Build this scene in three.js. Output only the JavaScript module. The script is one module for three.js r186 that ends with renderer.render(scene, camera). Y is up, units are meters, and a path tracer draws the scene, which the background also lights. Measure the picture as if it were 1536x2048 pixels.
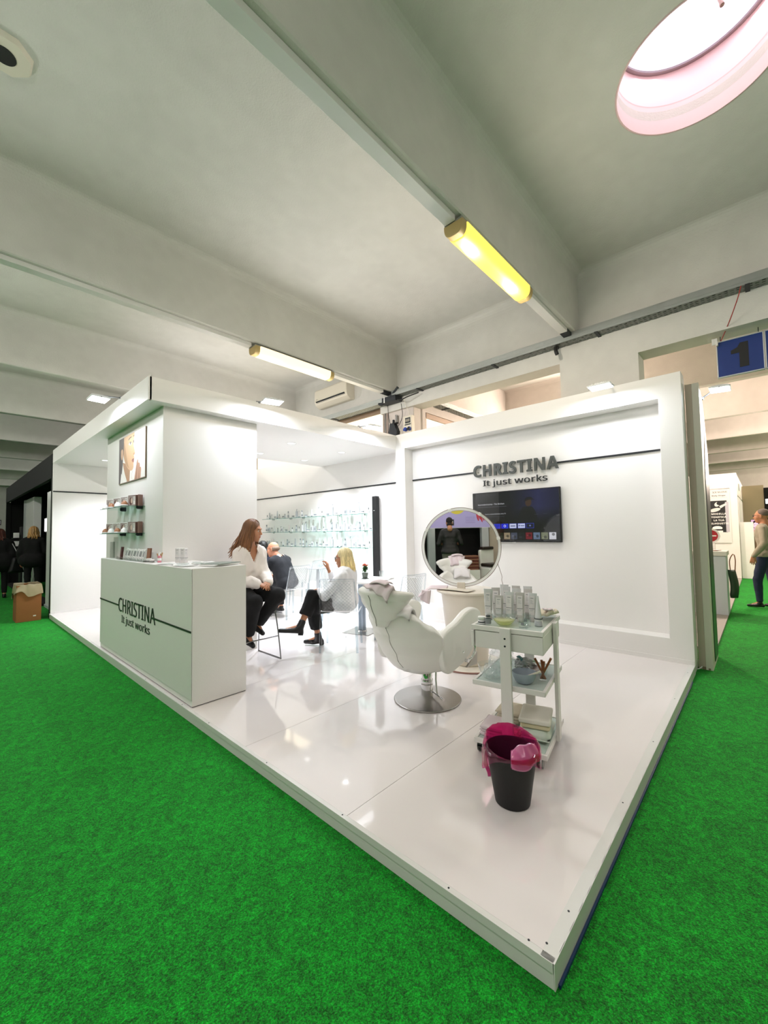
import * as THREE from 'three';
import { mergeGeometries, mergeVertices, toCreasedNormals } from 'three/addons/utils/BufferGeometryUtils.js';
import { RoundedBoxGeometry } from 'three/addons/geometries/RoundedBoxGeometry.js';
import { RectAreaLightUniformsLib } from 'three/addons/lights/RectAreaLightUniformsLib.js';
import { FontLoader } from 'three/addons/loaders/FontLoader.js';
import { TextGeometry } from 'three/addons/geometries/TextGeometry.js';

// ---------------------------------------------------------------- camera, lights of the sky, exposure
const scene = new THREE.Scene();
scene.background = new THREE.Color(0x9fb4c8);
const camera = new THREE.PerspectiveCamera(102.8, 1536 / 2048, 0.05, 200);
camera.position.set(0, 1.5, 0);
camera.rotation.set(0.0461, 0.7451, -0.0172, 'YXZ');
const renderer = new THREE.WebGLRenderer({ antialias: true });
renderer.toneMapping = THREE.LinearToneMapping;
renderer.toneMappingExposure = 1.2;
renderer.shadowMap.enabled = true;
RectAreaLightUniformsLib.init();
// luminous levels of the lamps the hall has
const LV = { flood: 150, down: 15, tube: 2.5, sky: 1.5, win: 1.5, far: 34 };

// ---------------------------------------------------------------- helpers
function rng(seed) { let a = seed >>> 0; return () => { a = (a + 0x6D2B79F5) | 0; let t = Math.imul(a ^ (a >>> 15), 1 | a); t = (t + Math.imul(t ^ (t >>> 7), 61 | t)) ^ t; return ((t ^ (t >>> 14)) >>> 0) / 4294967296; }; }
const rnd = rng(7);
const rr = (a, b) => a + (b - a) * rnd();
const V = (x, y, z) => new THREE.Vector3(x, y, z);
const used = {};
function numbered(n) { const b = n.replace(/_\d{3}$/, ''); const k = used[b] = (used[b] ?? -1) + 1; return k ? `${b}_${String(k).padStart(3, '0')}` : b; }
function tag(o, label, category, group) { o.userData.label = label; o.userData.category = category; if (group) o.userData.group = group; return o; }
function thing(name, label, category, [x, y, z] = [0, 0, 0], turn = 0, group) {
  const o = new THREE.Group(); o.name = numbered(name); scene.add(o); o.position.set(x, y, z); o.rotation.y = turn;
  return tag(o, label, category, group);
}
function mesh(name, g, m, parent, label) {
  const geo = Array.isArray(g) ? join(g) : g;
  const o = new THREE.Mesh(geo, m); o.castShadow = o.receiveShadow = true;
  o.name = parent ? name : numbered(name); (parent || scene).add(o);
  if (label) o.userData.label = label;
  return o;
}
function single(name, g, m, label, category, group) { return tag(mesh(name, g, m), label, category, group); }
function struct(name, g, m, parent) { const o = mesh(name, g, m, parent); if (!parent) o.userData.kind = 'structure'; return o; }
function structGroup(name, x = 0, y = 0, z = 0) { const o = new THREE.Group(); o.name = numbered(name); scene.add(o); o.position.set(x, y, z); o.userData.kind = 'structure'; return o; }
function dup(root, pos, turn, label, group) {
  const r = root.clone(); r.name = numbered(root.name); r.userData = { ...root.userData }; scene.add(r); r.position.set(...pos);
  if (turn !== undefined) r.rotation.y = turn;
  if (label) r.userData.label = label; if (group) r.userData.group = group; return r;
}
function plain(g) { const o = g.index ? g.toNonIndexed() : g; for (const k of Object.keys(o.attributes)) if (!['position', 'normal', 'uv', 'color'].includes(k)) o.deleteAttribute(k); return o; }
function join(list) {
  const l = list.map(plain); const keep = ['position', 'normal', 'uv', 'color'].filter(k => l.every(g => g.attributes[k]));
  for (const g of l) { for (const k of Object.keys(g.attributes)) if (!keep.includes(k)) g.deleteAttribute(k); g.morphAttributes = {}; }
  return l.length === 1 ? l[0] : mergeGeometries(l, false);
}
function box(w, h, d, x = 0, y = 0, z = 0, r = 0.003) { // centred on x, z; standing on y
  const g = r > 0 ? new RoundedBoxGeometry(w, h, d, 1, Math.min(r, w * .49, h * .49, d * .49)) : new THREE.BoxGeometry(w, h, d);
  return g.translate(x, y + h / 2, z);
}
function bx(x0, x1, y0, y1, z0, z1, r = 0.003) { return box(x1 - x0, y1 - y0, z1 - z0, (x0 + x1) / 2, y0, (z0 + z1) / 2, r); }
function lathe(pts, seg = 32, x = 0, y = 0, z = 0) { return new THREE.LatheGeometry(pts.map(p => new THREE.Vector2(p[0], p[1])), seg).translate(x, y, z); }
function cyl(r0, r1, h, x = 0, y = 0, z = 0, seg = 24, open = false) { return new THREE.CylinderGeometry(r1, r0, h, seg, 1, open).translate(x, y + h / 2, z); }
function tube(pts, r, seg = 24, rad = 8, closed = false) { return new THREE.TubeGeometry(new THREE.CatmullRomCurve3(pts.map(p => V(...p)), closed, 'catmullrom', .5), seg, r, rad, closed); }
function rod(a, b, r0, r1 = r0, seg = 10) {
  const A = V(...a), B = V(...b), d = B.clone().sub(A), g = new THREE.CylinderGeometry(r1, r0, d.length(), seg);
  g.applyQuaternion(new THREE.Quaternion().setFromUnitVectors(V(0, 1, 0), d.normalize())); return g.translate((A.x + B.x) / 2, (A.y + B.y) / 2, (A.z + B.z) / 2);
}
function shapeOf(pts) { const s = new THREE.Shape(); pts.forEach((p, i) => i ? s.lineTo(p[0], p[1]) : s.moveTo(p[0], p[1])); s.closePath(); return s; }
function extrude(shape, depth, bevel = 0, seg = 1, curve = 12) { return new THREE.ExtrudeGeometry(Array.isArray(shape) ? shapeOf(shape) : shape, { depth, bevelEnabled: bevel > 0, bevelSize: bevel, bevelThickness: bevel, bevelSegments: seg, curveSegments: curve }); }
function rectShape(x0, x1, y0, y1) { return shapeOf([[x0, y0], [x1, y0], [x1, y1], [x0, y1]]); }
function rectHole(s, x0, x1, y0, y1) { const h = new THREE.Path(); h.moveTo(x0, y0); h.lineTo(x0, y1); h.lineTo(x1, y1); h.lineTo(x1, y0); h.closePath(); s.holes.push(h); return s; }
function roundRect(x0, x1, y0, y1, r) { const s = new THREE.Shape(); s.moveTo(x0 + r, y0); s.lineTo(x1 - r, y0); s.quadraticCurveTo(x1, y0, x1, y0 + r); s.lineTo(x1, y1 - r); s.quadraticCurveTo(x1, y1, x1 - r, y1); s.lineTo(x0 + r, y1); s.quadraticCurveTo(x0, y1, x0, y1 - r); s.lineTo(x0, y0 + r); s.quadraticCurveTo(x0, y0, x0 + r, y0); return s; }
function uvBox(g, k = 1) { // box-projected uv in metres
  const o = g.index ? g.toNonIndexed() : g, p = o.attributes.position, n = o.attributes.normal, uv = new Float32Array(p.count * 2);
  for (let i = 0; i < p.count; i += 3) {
    const a = Math.abs(n.getX(i)), b = Math.abs(n.getY(i)), c = Math.abs(n.getZ(i));
    for (let j = i; j < i + 3; j++) { const x = p.getX(j), y = p.getY(j), z = p.getZ(j); const q = a >= b && a >= c ? [z, y] : b >= c ? [x, z] : [x, y]; uv[2 * j] = q[0] * k; uv[2 * j + 1] = q[1] * k; }
  }
  o.setAttribute('uv', new THREE.BufferAttribute(uv, 2)); return o;
}
// smooth periodic value noise, for textures and soft shapes
function vnoise(seed) {
  const R = rng(seed), T = new Float32Array(65536).map(() => R());
  const h = (x, y, z) => T[((x * 73856093) ^ (y * 19349663) ^ (z * 83492791)) & 65535];
  const s = t => t * t * (3 - 2 * t);
  return (x, y, z = 0, per = 0) => {
    const X = Math.floor(x), Y = Math.floor(y), Z = Math.floor(z), u = s(x - X), v = s(y - Y), w = s(z - Z), m = a => per ? ((a % per) + per) % per : a;
    const L = (a, b, t) => a + (b - a) * t, c = (i, j, k) => h(m(X + i), m(Y + j), Z + k);
    return L(L(L(c(0, 0, 0), c(1, 0, 0), u), L(c(0, 1, 0), c(1, 1, 0), u), v), L(L(c(0, 0, 1), c(1, 0, 1), u), L(c(0, 1, 1), c(1, 1, 1), u), v), w);
  };
}
const N1 = vnoise(11), N2 = vnoise(23);
function dataTex(n, fn, srgb) {
  const a = new Uint8Array(n * n * 4);
  for (let j = 0; j < n; j++) for (let i = 0; i < n; i++) { const c = fn(i / n, j / n), o = (j * n + i) * 4; a[o] = c[0]; a[o + 1] = c[1]; a[o + 2] = c[2]; a[o + 3] = c[3] ?? 255; }
  const t = new THREE.DataTexture(a, n, n); t.wrapS = t.wrapT = THREE.RepeatWrapping; t.magFilter = THREE.LinearFilter; t.minFilter = THREE.LinearMipmapLinearFilter; t.generateMipmaps = true;
  if (srgb) t.colorSpace = THREE.SRGBColorSpace; t.needsUpdate = true; return t;
}
function canvasTex(w, h, draw) { const c = document.createElement('canvas'); c.width = w; c.height = h; const x = c.getContext('2d'); draw(x, w, h); const t = new THREE.CanvasTexture(c); t.colorSpace = THREE.SRGBColorSpace; t.anisotropy = 8; return t; }
const std = (c, rough = .5, o = {}) => new THREE.MeshStandardMaterial({ color: c, roughness: rough, ...o });
const phys = (c, rough = .5, o = {}) => new THREE.MeshPhysicalMaterial({ color: c, roughness: rough, ...o });
const glow = (c, k) => new THREE.MeshStandardMaterial({ color: 0x222222, roughness: .6, emissive: c, emissiveIntensity: k });
const clamp = (x, a, b) => Math.max(a, Math.min(b, x));
function rectLight(w, h, color, inten, pos, target) { const l = new THREE.RectAreaLight(color, inten, w, h); l.position.set(...pos); l.lookAt(...target); scene.add(l); return l; }

// ---------------------------------------------------------------- materials
const fineNoise = dataTex(256, (u, v) => { const k = 128 + 60 * (N1(u * 64, v * 64, 0, 64) - .5) + 60 * (N1(u * 128, v * 128, 3, 128) - .5); return [k, k, k]; });
const wearNoise = dataTex(256, (u, v) => { const k = 236 + 6 * (N2(u * 8, v * 8, 0, 8) - .5) + 5 * (N2(u * 32, v * 32, 1, 32) - .5); return [k + 2, k + 1, k]; }, true);
function rep(t, k) { const c = t.clone(); c.repeat.set(k, k); c.needsUpdate = true; return c; }
const carpetTex = dataTex(1024, (u, v) => {
  const f = .5 * N1(u * 340, v * 340, 0, 340) + .3 * N1(u * 160, v * 160, 1, 160) + .2 * N1(u * 40, v * 40, 2, 40), b = N2(u * 6, v * 6, 4, 6);
  const k = .66 + .62 * (f - .5) * 1.4 + .05 * (b - .5); return [0, clamp(205 * k, 0, 255), clamp(38 * k + 14 * (f - .5), 0, 255)];
}, true);
const carpetBump = dataTex(512, (u, v) => { const k = 255 * (.55 * N1(u * 220, v * 220, 7, 220) + .45 * N1(u * 110, v * 110, 8, 110)); return [k, k, k]; });
const M = {
  carpet: std(0xffffff, .97, { map: carpetTex, bumpMap: rep(carpetBump, 2), bumpScale: .006 }),
  stand: std(0xebe8e4, .42, { bumpMap: rep(fineNoise, 2), bumpScale: .0006 }),
  standSatin: std(0xe7e6e3, .3),
  floorGloss: phys(0xeae3e1, .07, { specularIntensity: 1, clearcoat: .6, clearcoatRoughness: .03 }),
  trimWhite: std(0xdcdbd6, .35),
  plaster: std(0xdfded8, .9, { bumpMap: rep(fineNoise, 1.5), bumpScale: .004, map: rep(wearNoise, .35) }),
  plasterWarm: std(0xdfd6d0, .9, { bumpMap: rep(fineNoise, 1.5), bumpScale: .004, map: rep(wearNoise, .35) }),
  line: std(0x24262a, .4, { metalness: .4 }),
  letter: std(0x4c4f4b, .35, { metalness: .35 }),
  letterDark: std(0x2b2d2b, .4, { metalness: .2 }),
  steel: std(0xc9c9c8, .22, { metalness: 1 }),
  brushed: std(0xa8a49f, .3, { metalness: 1 }),
  chrome: std(0xe8e8ea, .06, { metalness: 1 }),
  galv: std(0xb5b9b6, .38, { metalness: .9, bumpMap: rep(fineNoise, 8), bumpScale: .004 }),
  darkMetal: std(0x33363a, .5, { metalness: .6 }),
  black: std(0x0a0a0b, .55),
  blackGloss: phys(0x050507, .12, { clearcoat: 1 }),
  blackWall: std(0x050505, .9),
  acrylic: phys(0xfcfdfd, .02, { transmission: 1, thickness: 0, ior: 1.49 }),
  acrylicRidge: phys(0xeff2f4, .06, { transmission: 1, thickness: 0, ior: 1.5 }),
  glassShelf: phys(0xe9f8f4, .02, { transmission: 1, thickness: 0, ior: 1.52 }),
  glassEdge: phys(0x3f8f7e, .15, { transmission: .35, thickness: 0 }),
  glass: phys(0xfafcfc, .01, { transmission: 1, thickness: 0, ior: 1.5 }),
  vinyl: phys(0xeceae4, .38, { clearcoat: .25, clearcoatRoughness: .35 }),
  vinylSeam: std(0x6d6a64, .6),
  cream: std(0xe9e0d2, .35),
  trolley: std(0xe7e3df, .4),
  towel: std(0xe8dfe0, .95, { bumpMap: rep(fineNoise, 3), bumpScale: .004 }),
  mirror: std(0xf4f4f4, .015, { metalness: 1 }),
  paper: std(0xf3f2ef, .7),
  blueFilm: std(0x0b2f5e, .4), floodWhite: std(0xdfe0e0, .5), floodArm: std(0x8a8c8e, .4, { metalness: .6 }),
  lampHousing: std(0x8f8d84, .6), lampCap: std(0xb29a62, .5), tubeYellow: glow(0xffe35e, 1.15), tubeWarm: glow(0xffe9b8, 1.5),
  prodWhite: std(0xd6d6d5, .4), prodGrey: std(0xb4b7b9, .35), prodPale: std(0xc9c4c0, .4), capGrey: std(0x8c9093, .35), capDark: std(0x4a4d50, .4),
  chromeDS: std(0xe8e8ea, .08, { metalness: 1, side: THREE.DoubleSide }), leatherBrown: std(0x8a6a55, .5), rose: std(0xb98a82, .4), rimBrown: std(0x7d6658, .45, { metalness: .3 }),
  frosted: std(0xc3cfc8, .25), yellowLiquid: phys(0xf3f3bd, .1, { transmission: .6, thickness: 0 }), creamCloth: std(0xe3d8c2, .95, { bumpMap: rep(fineNoise, 4), bumpScale: .003 }),
  film: phys(0xfcfdfd, .1, { transmission: .9, thickness: 0, ior: 1.5 }), blueGrey: std(0xaab4c2, .45), spatulaWood: std(0x9a5a35, .55), foil: std(0xb5b6b8, .28, { metalness: .8 }), teal: std(0x2f7f86, .4), paleGreen: std(0xcfdccf, .35), wipes: std(0xe6e2d6, .8), wipesDark: std(0xd5cba8, .8), binBlack: std(0x040304, .55), pinkFilm: phys(0xf26fb4, .12, { transmission: .95, thickness: 0, ior: 1.5, side: THREE.DoubleSide }), pinkFlap: phys(0xf083bf, .25, { transmission: .55, thickness: 0, side: THREE.DoubleSide }),
  steelBlue: std(0x8e9aa6, .35, { metalness: .7 }), potGreen: std(0x5e665c, .6), leaf: std(0x2e5a22, .55, { side: THREE.DoubleSide }), leafDark: std(0x1d3f18, .55, { side: THREE.DoubleSide }), flowerHeart: std(0xd9b04a, .7), petal: std(0xe06a48, .6), petal2: std(0xd8503e, .6), chromeDark: std(0x8c8c8e, .15, { metalness: 1 }),
  cableGrey: std(0x8d8b88, .6), acCream: std(0xd9d2c2, .45), acGrey: std(0x8b857a, .5), socketBlue: std(0x1b3f9a, .4), conduitPink: std(0xb4a49c, .6), signBlue: std(0x0a2f78, .35), galvPale: std(0xb9bec2, .4, { metalness: .5 }), wireRed: std(0xa02c22, .5),
  panelTaupe: std(0xb9aa9a, .6), panelCream: std(0xd8d2c4, .5), panelBeige: std(0xa8987c, .7), floorGrey: std(0x9a948e, .7), counterBlue: std(0xc9cfd8, .45), displayRed: std(0xb3202c, .4), bagGreen: std(0x1f3a22, .5), cardboard: std(0x8a5526, .8), linerBeige: phys(0xb8a982, .4, { transmission: .35, thickness: 0, side: THREE.DoubleSide }), benchRed: std(0x6a2a1c, .5), benchBrown: std(0x9a6a52, .5), leatherDark: std(0x2a1d18, .4),
  frameBrown: std(0x8a7663, .5, { metalness: .3 }),
  shaft: std(0xf0d2d2, .6), shaftRing: std(0xa89aa0, .5), rodBrown: std(0x9a7f78, .5), skyDome: glow(0xfdf1ff, 1.25),
};
// ---------------------------------------------------------------- the hall: floor, ceiling, beams, walls
const TOP = .087;                       // top of the stand's raised floor
{
  const g = new THREE.PlaneGeometry(38, 40, 1, 1).rotateX(-Math.PI / 2).translate(-12, 0, -9.5);
  const s = bx(-31, 7, -.12, 0, -29.5, 10.5, 0);
  struct('floor', uvBox(s), M.carpet);
}
const SKY = [[-.2, -3.78], [-.2, 1.45], [-.2, 6.6], [-6.72, 1.45], [-6.72, 6.6], [-13.2, 1.45], [-13.2, 6.6]];
{
  const s = rectShape(-31, 7, -10.5, 29.5);               // x, -z
  for (const [x, z] of SKY) { const h = new THREE.Path(); h.absarc(x, -z, .532, 0, Math.PI * 2, true); s.holes.push(h); }
  const g = extrude(s, .2, 0, 1, 32).rotateX(-Math.PI / 2).translate(0, 4.95, 0);
  struct('ceiling', uvBox(g), M.plaster);
}
// concrete ribs along the hall, filleted into the slab
function beamProfile(x0, x1, y0, y1, f = .13) {
  const s = new THREE.Shape(); s.moveTo(x0, y0 + .012); s.lineTo(x0 + .012, y0); s.lineTo(x1 - .012, y0); s.lineTo(x1, y0 + .012); s.lineTo(x1, y1 - f);
  s.quadraticCurveTo(x1, y1, x1 + f, y1); s.lineTo(x0 - f, y1); s.quadraticCurveTo(x0, y1, x0, y1 - f); s.closePath(); return s;
}
for (let k = -2; k < 9; k++) {
  const x = -1.85 - 3.26 * k; if (x + .15 > 6.8) continue;
  struct('beam', uvBox(extrude(beamProfile(x, x + .15, 4.1, 4.955), 16.2, 0, 1, 6).translate(0, 0, -5.83)), M.plaster);
}
// beyond the girder the ribs run across
for (let k = 0; k < 6; k++) struct('beam', uvBox(extrude(beamProfile(-.08, .08, 4.1, 4.955), 11.4, 0, 1, 5).rotateY(Math.PI / 2).translate(-4.6, 0, -9.66 - 3.13 * k)), M.plasterWarm);
// girder across the hall, its underside higher over the window wall
for (const [xa, xb, yb] of [[-5.4, 6.9, 3.78], [-31, -5.4, 3.98]]) {
  const s = new THREE.Shape(); s.moveTo(-5.8, yb); s.lineTo(-5.8, 4.82); s.quadraticCurveTo(-5.8, 4.955, -5.66, 4.955); s.lineTo(-6.26, 4.955); s.quadraticCurveTo(-6.12, 4.955, -6.12, 4.82); s.lineTo(-6.12, yb); s.closePath();
  struct('beam_girder', uvBox(extrude(s, xb - xa, 0, 1, 6).rotateY(-Math.PI / 2).translate(xb, 0, 0)), M.plaster);
}
struct('lintel', uvBox(bx(-1.03, 6.9, 3.65, 3.78, -6.12, -5.8, 0)), M.plaster);
struct('pillar', uvBox(bx(-1.97, -1.03, 0, 3.78, -6.12, -5.8, 0)), M.plaster);
struct('pillar', uvBox(bx(3.2, 4.1, 0, 3.65, -6.12, -5.8, 0)), M.plaster);
struct('column', uvBox(bx(-5.4, -4.62, 0, 3.98, -6.15, -5.86, .02)), M.plasterWarm);
struct('wall_back', uvBox(bx(-31, -12, 0, 3.98, -6.12, -5.8, 0)), M.plaster);
struct('wall_sill', uvBox(bx(-12, -5.4, 0, 1.9, -6.12, -5.84, 0)), M.plaster);
struct('wall_annex', uvBox((() => extrude(rectHole(rectShape(6.1, 29, 0, 4.96), 6.2, 8.9, 1.9, 3.74), .2).rotateY(Math.PI / 2).translate(-4.8, 0, 0))()), M.plasterWarm);
struct('wall_far', uvBox(bx(-5, 7, 0, 5, -29.4, -29, 0)), M.plasterWarm);
struct('wall_right', uvBox(bx(6.6, 7, 0, 5, -29, 10.4, 0)), M.plaster);
struct('wall_rear', uvBox(bx(-31, 7, 0, 5, 10, 10.4, 0)), M.plaster);
struct('wall_left', uvBox(bx(-31, -30.6, 0, 5, -6.1, 10.4, 0)), M.plaster);
// daylit windows in the back wall and in the annex
function windowPanes(name, n, w, h, place, lab) {
  const g = structGroup(name);
  const P = (geo) => { geo.applyMatrix4(place); return geo; };
  for (let i = 0; i < n; i++) {
    mesh('pane', P(box(w - .08, h - .08, .012, (i + .5) * w, .04, 0, 0)), glow(0xfff0cf, LV.win), g);
    mesh('frame', [P(box(.09, h, .07, i * w, 0, 0, .006))], M.frameBrown, g);
  }
  mesh('frame', [P(box(.09, h, .07, n * w, 0, 0, .006))], M.frameBrown, g);
  mesh('frame', [P(box(n * w, .06, .07, n * w / 2, 0, 0, .006))], M.frameBrown, g); mesh('frame', [P(box(n * w, .1, .07, n * w / 2, h - .1, 0, .006))], M.frameBrown, g);
  return g;
}

windowPanes('window_1', 4, 1.64, 2.06, new THREE.Matrix4().makeTranslation(-11.98, 1.9, -5.98));
windowPanes('window_2', 2, 1.32, 1.84, new THREE.Matrix4().makeRotationY(Math.PI / 2).premultiply(new THREE.Matrix4().makeTranslation(-4.65, 1.9, -6.2)));
rectLight(6, 1.8, 0xfff0d0, LV.win * .5, [-8.7, 2.8, -5.92], [-8.7, 2.2, 0]);
rectLight(2.4, 1.6, 0xfff0d0, LV.win * .8, [-4.57, 2.8, -7.5], [0, 2.6, -7.5]);

// ---------------------------------------------------------------- round skylights
SKY.forEach(([x, z], i) => {
  const seen = i === 0;
  const t = thing('skylight', seen ? 'round ceiling skylight with a pinkish white shaft and opal dome' : `round skylight in a ceiling bay behind the photographer, ${['', 'nearest above the carpet', 'farther back', 'over the aisle toward the black stand', 'far back over that aisle', 'beyond the black stand', 'far corner of the hall'][i]}`, 'skylight', [x, 4.95, z], 0, seen ? undefined : 'skylights out of view');
  mesh('shaft', lathe([[.531, -.004], [.533, .245], [.529, .25], [.534, .256], [.555, .58], [.62, .58], [.62, .204], [.545, .204], [.545, -.004], [.531, -.004]], 64), M.shaft, t);
  mesh('ring', lathe([[.525, .56], [.556, .56], [.556, .578], [.525, .578], [.525, .56]], 64), M.shaftRing, t);
  mesh('dome', lathe([[0, .68], [.2, .672], [.4, .635], [.52, .585], [.555, .579], [.555, .586], [.42, .645], [.2, .683], [0, .69]], 48), M.skyDome, t);
  if (seen) { mesh('opener_rod', [rod([.10, .66, -.10], [.15, .42, -.065], .011), rod([.15, .42, -.065], [.154, .40, -.062], .015)], M.rodBrown, t); mesh('catch', box(.05, .02, .02, -.2, .553, .50, .003), M.darkMetal, t); }
  rectLight(.9, .9, 0xfff6fb, LV.sky * (seen ? 1 : 4.2), [x, 5.48, z], [x, 0, z + .001]);
});
// ---------------------------------------------------------------- the exhibition stand: raised floor, walls, fascia, soffit
{
  const g = structGroup('floor_platform');
  mesh('base', bx(-9.66, -.56, .002, TOP - .012, -5.5, -1.381, 0), M.trimWhite, g);
  const xs = [-.6, -1.58, -2.58, -3.58, -4.58, -5.58, -6.58, -7.58, -8.58, -9.65];
  for (let i = 0; i < 9; i++) mesh('floor_panel', bx(xs[i + 1] + .0012, xs[i] - .0012, TOP - .012, TOP, -5.42, -1.402, .0006), M.floorGloss, g);
  const T = .0015, prof = (w) => shapeOf([[0, 0], [0, -.03], [.002, -.03], [.002, -.0005], [w, -.0005], [w, T], [0, T]]);
  mesh('edge_trim', extrude(prof(.024), 9.1).rotateY(Math.PI / 2).translate(-9.66, TOP, -1.376), M.trimWhite, g);   // front: profile x -> -z
  mesh('edge_trim', bx(-.602, -.5555, TOP - .0002, TOP + T, -5.2, -1.378, .0006), M.trimWhite, g);
  mesh('edge_trim', bx(-.558, -.554, .004, TOP + T, -5.2, -1.377, .0006), M.trimWhite, g);
  for (const [x, z] of [[-.6, -1.43], [-.65, -1.40], [-.585, -1.6], [-.585, -2.4], [-.585, -3.2], [-.585, -4.1], [-.585, -4.9], [-.97, -1.39], [-1.6, -1.39], [-2.3, -1.39], [-3.1, -1.39], [-3.6, -1.39], [-4.5, -1.39]]) mesh('screw', cyl(.004, .004, .0012, x, TOP + T, z, 10), M.darkMetal, g);
  mesh('edge_film', bx(-.553, -.545, .0005, .012, -4.9, -1.40, 0), M.blueFilm, g, 'dark blue protective film along the foot of the right edge');
}
{ // frame wall with the sunk panel, and the long back wall
  const s = rectHole(rectShape(-4.5, -.5555, TOP, 3.11), -4.302, -.757, .326, 2.866);
  struct('wall_frame', uvBox(extrude(s, .205, .002, 1).translate(0, 0, -5.397)), M.stand);
  struct('wall_back_panel', uvBox(bx(-9.68, -.56, TOP, 3.108, -5.5, -5.4, .002)), M.stand);
  struct('baseboard_frame', bx(-4.5, -.557, TOP, TOP + .045, -5.192, -5.186, .001), M.stand);
  struct('wall_left_panel', uvBox(bx(-9.68, -9.63, TOP, 3.106, -5.4, -1.39, .002)), M.stand);
  struct('baseboard_left', bx(-9.63, -9.622, TOP, TOP + .03, -5.39, -1.45, .001), M.stand);
  const lm = M.line;
  struct('trim_1', bx(-9.62, -4.5, 2.327, 2.349, -5.4, -5.384, .001), lm);
  struct('trim_2', bx(-4.3, -3.12, 2.333, 2.353, -5.4, -5.382, .001), lm);
  struct('trim_3', bx(-1.91, -.758, 2.335, 2.355, -5.4, -5.382, .001), lm);
  struct('trim_4', bx(-9.63, -9.618, 2.327, 2.349, -5.384, -1.392, .001), lm);
}
struct('wall_fascia_front', uvBox(bx(-9.66, -4.486, 2.868, 3.108, -1.42, -1.386, .002)), M.stand);
struct('wall_fascia_side', uvBox(bx(-4.52, -4.486, 2.868, 3.109, -5.192, -1.4, .002)), M.stand);
{
  const s = shapeOf([[-9.63, 1.41], [-4.5, 1.41], [-4.5, 5.4], [-6.76, 5.4], [-6.76, 2.67], [-9.63, 2.67]]);
  for (const [x, z] of [[-5.267, -3.635], [-5.295, -4.68], [-6.364, -4.684], [-6.3, -3.703], [-8.739, -2.008]]) { const h = new THREE.Path(); h.absarc(x, -z, .062, 0, Math.PI * 2, true); s.holes.push(h); }
  struct('ceiling_soffit', extrude(s, .02, 0, 1, 16).rotateX(-Math.PI / 2).translate(0, 2.869, 0), M.stand);
}
struct('column_stand', uvBox(bx(-6.76, -4.62, TOP, 2.869, -2.67, -1.576, .003)), M.stand);

// recessed downlights of the soffit
[[-5.267, -3.635, 'nearest the fascia on the left of two'], [-5.295, -4.68, 'close to the sign wall corner'], [-6.364, -4.684, 'over the middle of the product shelves'], [-6.3, -3.703, 'half hidden by the poster column'], [-8.739, -2.008, 'beside the poster column over the left bay']].forEach(([x, z, where]) => {
  const t = thing('downlight', `round recessed white downlight in the soffit, ${where}`, 'downlight', [x, 2.869, z], 0, 'soffit downlights');
  mesh('ring', lathe([[.06, .003], [.06, -.004], [.078, -.004], [.082, 0], [.082, .003]], 32), M.trimWhite, t);
  mesh('lens', lathe([[0, .004], [.059, .004], [.059, .012], [0, .012]], 28), glow(0xffffff, 3), t);
  mesh('can', lathe([[.061, .0], [.061, .06], [0, .06]], 24), M.trimWhite, t);
  const l = new THREE.SpotLight(0xeef5ff, LV.down, 0, 1.05, .7, 2); l.position.set(x, 2.862, z); l.target.position.set(x, 0, z); l.castShadow = true; l.shadow.radius = 2; scene.add(l, l.target);
});

// LED floodlights on arms
function flood(pos, aim, root, label, k = 1) {
  const t = thing('floodlight', label, 'floodlight', pos, 0); t.lookAt(...aim); t.updateMatrixWorld();
  mesh('housing', [box(.235, .185, .016, 0, -.0925, -.012, .006), ...[-.07, -.035, 0, .035, .07].map(x => box(.006, .15, .018, x, -.075, -.028, .001)), box(.09, .07, .03, 0, -.035, -.034, .004)], M.floodWhite, t);
  mesh('glass', box(.215, .165, .004, 0, -.0825, -.001, .001), glow(0xffffff, 7), t);
  const inv = t.matrixWorld.clone().invert(), R = V(...root).applyMatrix4(inv);
  mesh('arm', [rod([R.x, R.y, R.z], [0, 0, -.045], .009), rod([-.122, 0, -.006], [.122, 0, -.006], .006), box(.05, .03, .03, R.x, R.y - .015, R.z, .004)], M.floodArm, t);
  const d = V(...aim).sub(V(...pos)).normalize(), f = V(...pos).add(d.clone().multiplyScalar(.006));
  rectLight(.21, .16, 0xe9f1ff, LV.flood * k, f.toArray(), aim);
  return t;
}
flood([-5.42, 3.03, -1.17], [-5.42, 2.0, -1.15], [-5.45, 3.11, -1.40], 'LED floodlight on an arm over the front fascia of the poster column', .8);
flood([-4.24, 3.06, -2.66], [-4.20, 2.0, -2.65], [-4.50, 3.11, -2.62], 'LED floodlight on the side fascia beside the poster column');
flood([-4.24, 3.05, -4.36], [-4.20, 2.0, -4.35], [-4.50, 3.11, -4.34], 'LED floodlight on the side fascia nearest the concrete column');
flood([-1.245, 3.045, -4.92], [-1.245, 1.9, -4.90], [-1.2, 3.12, -5.2], 'LED floodlight on an arm above the sign wall', .62);
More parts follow.
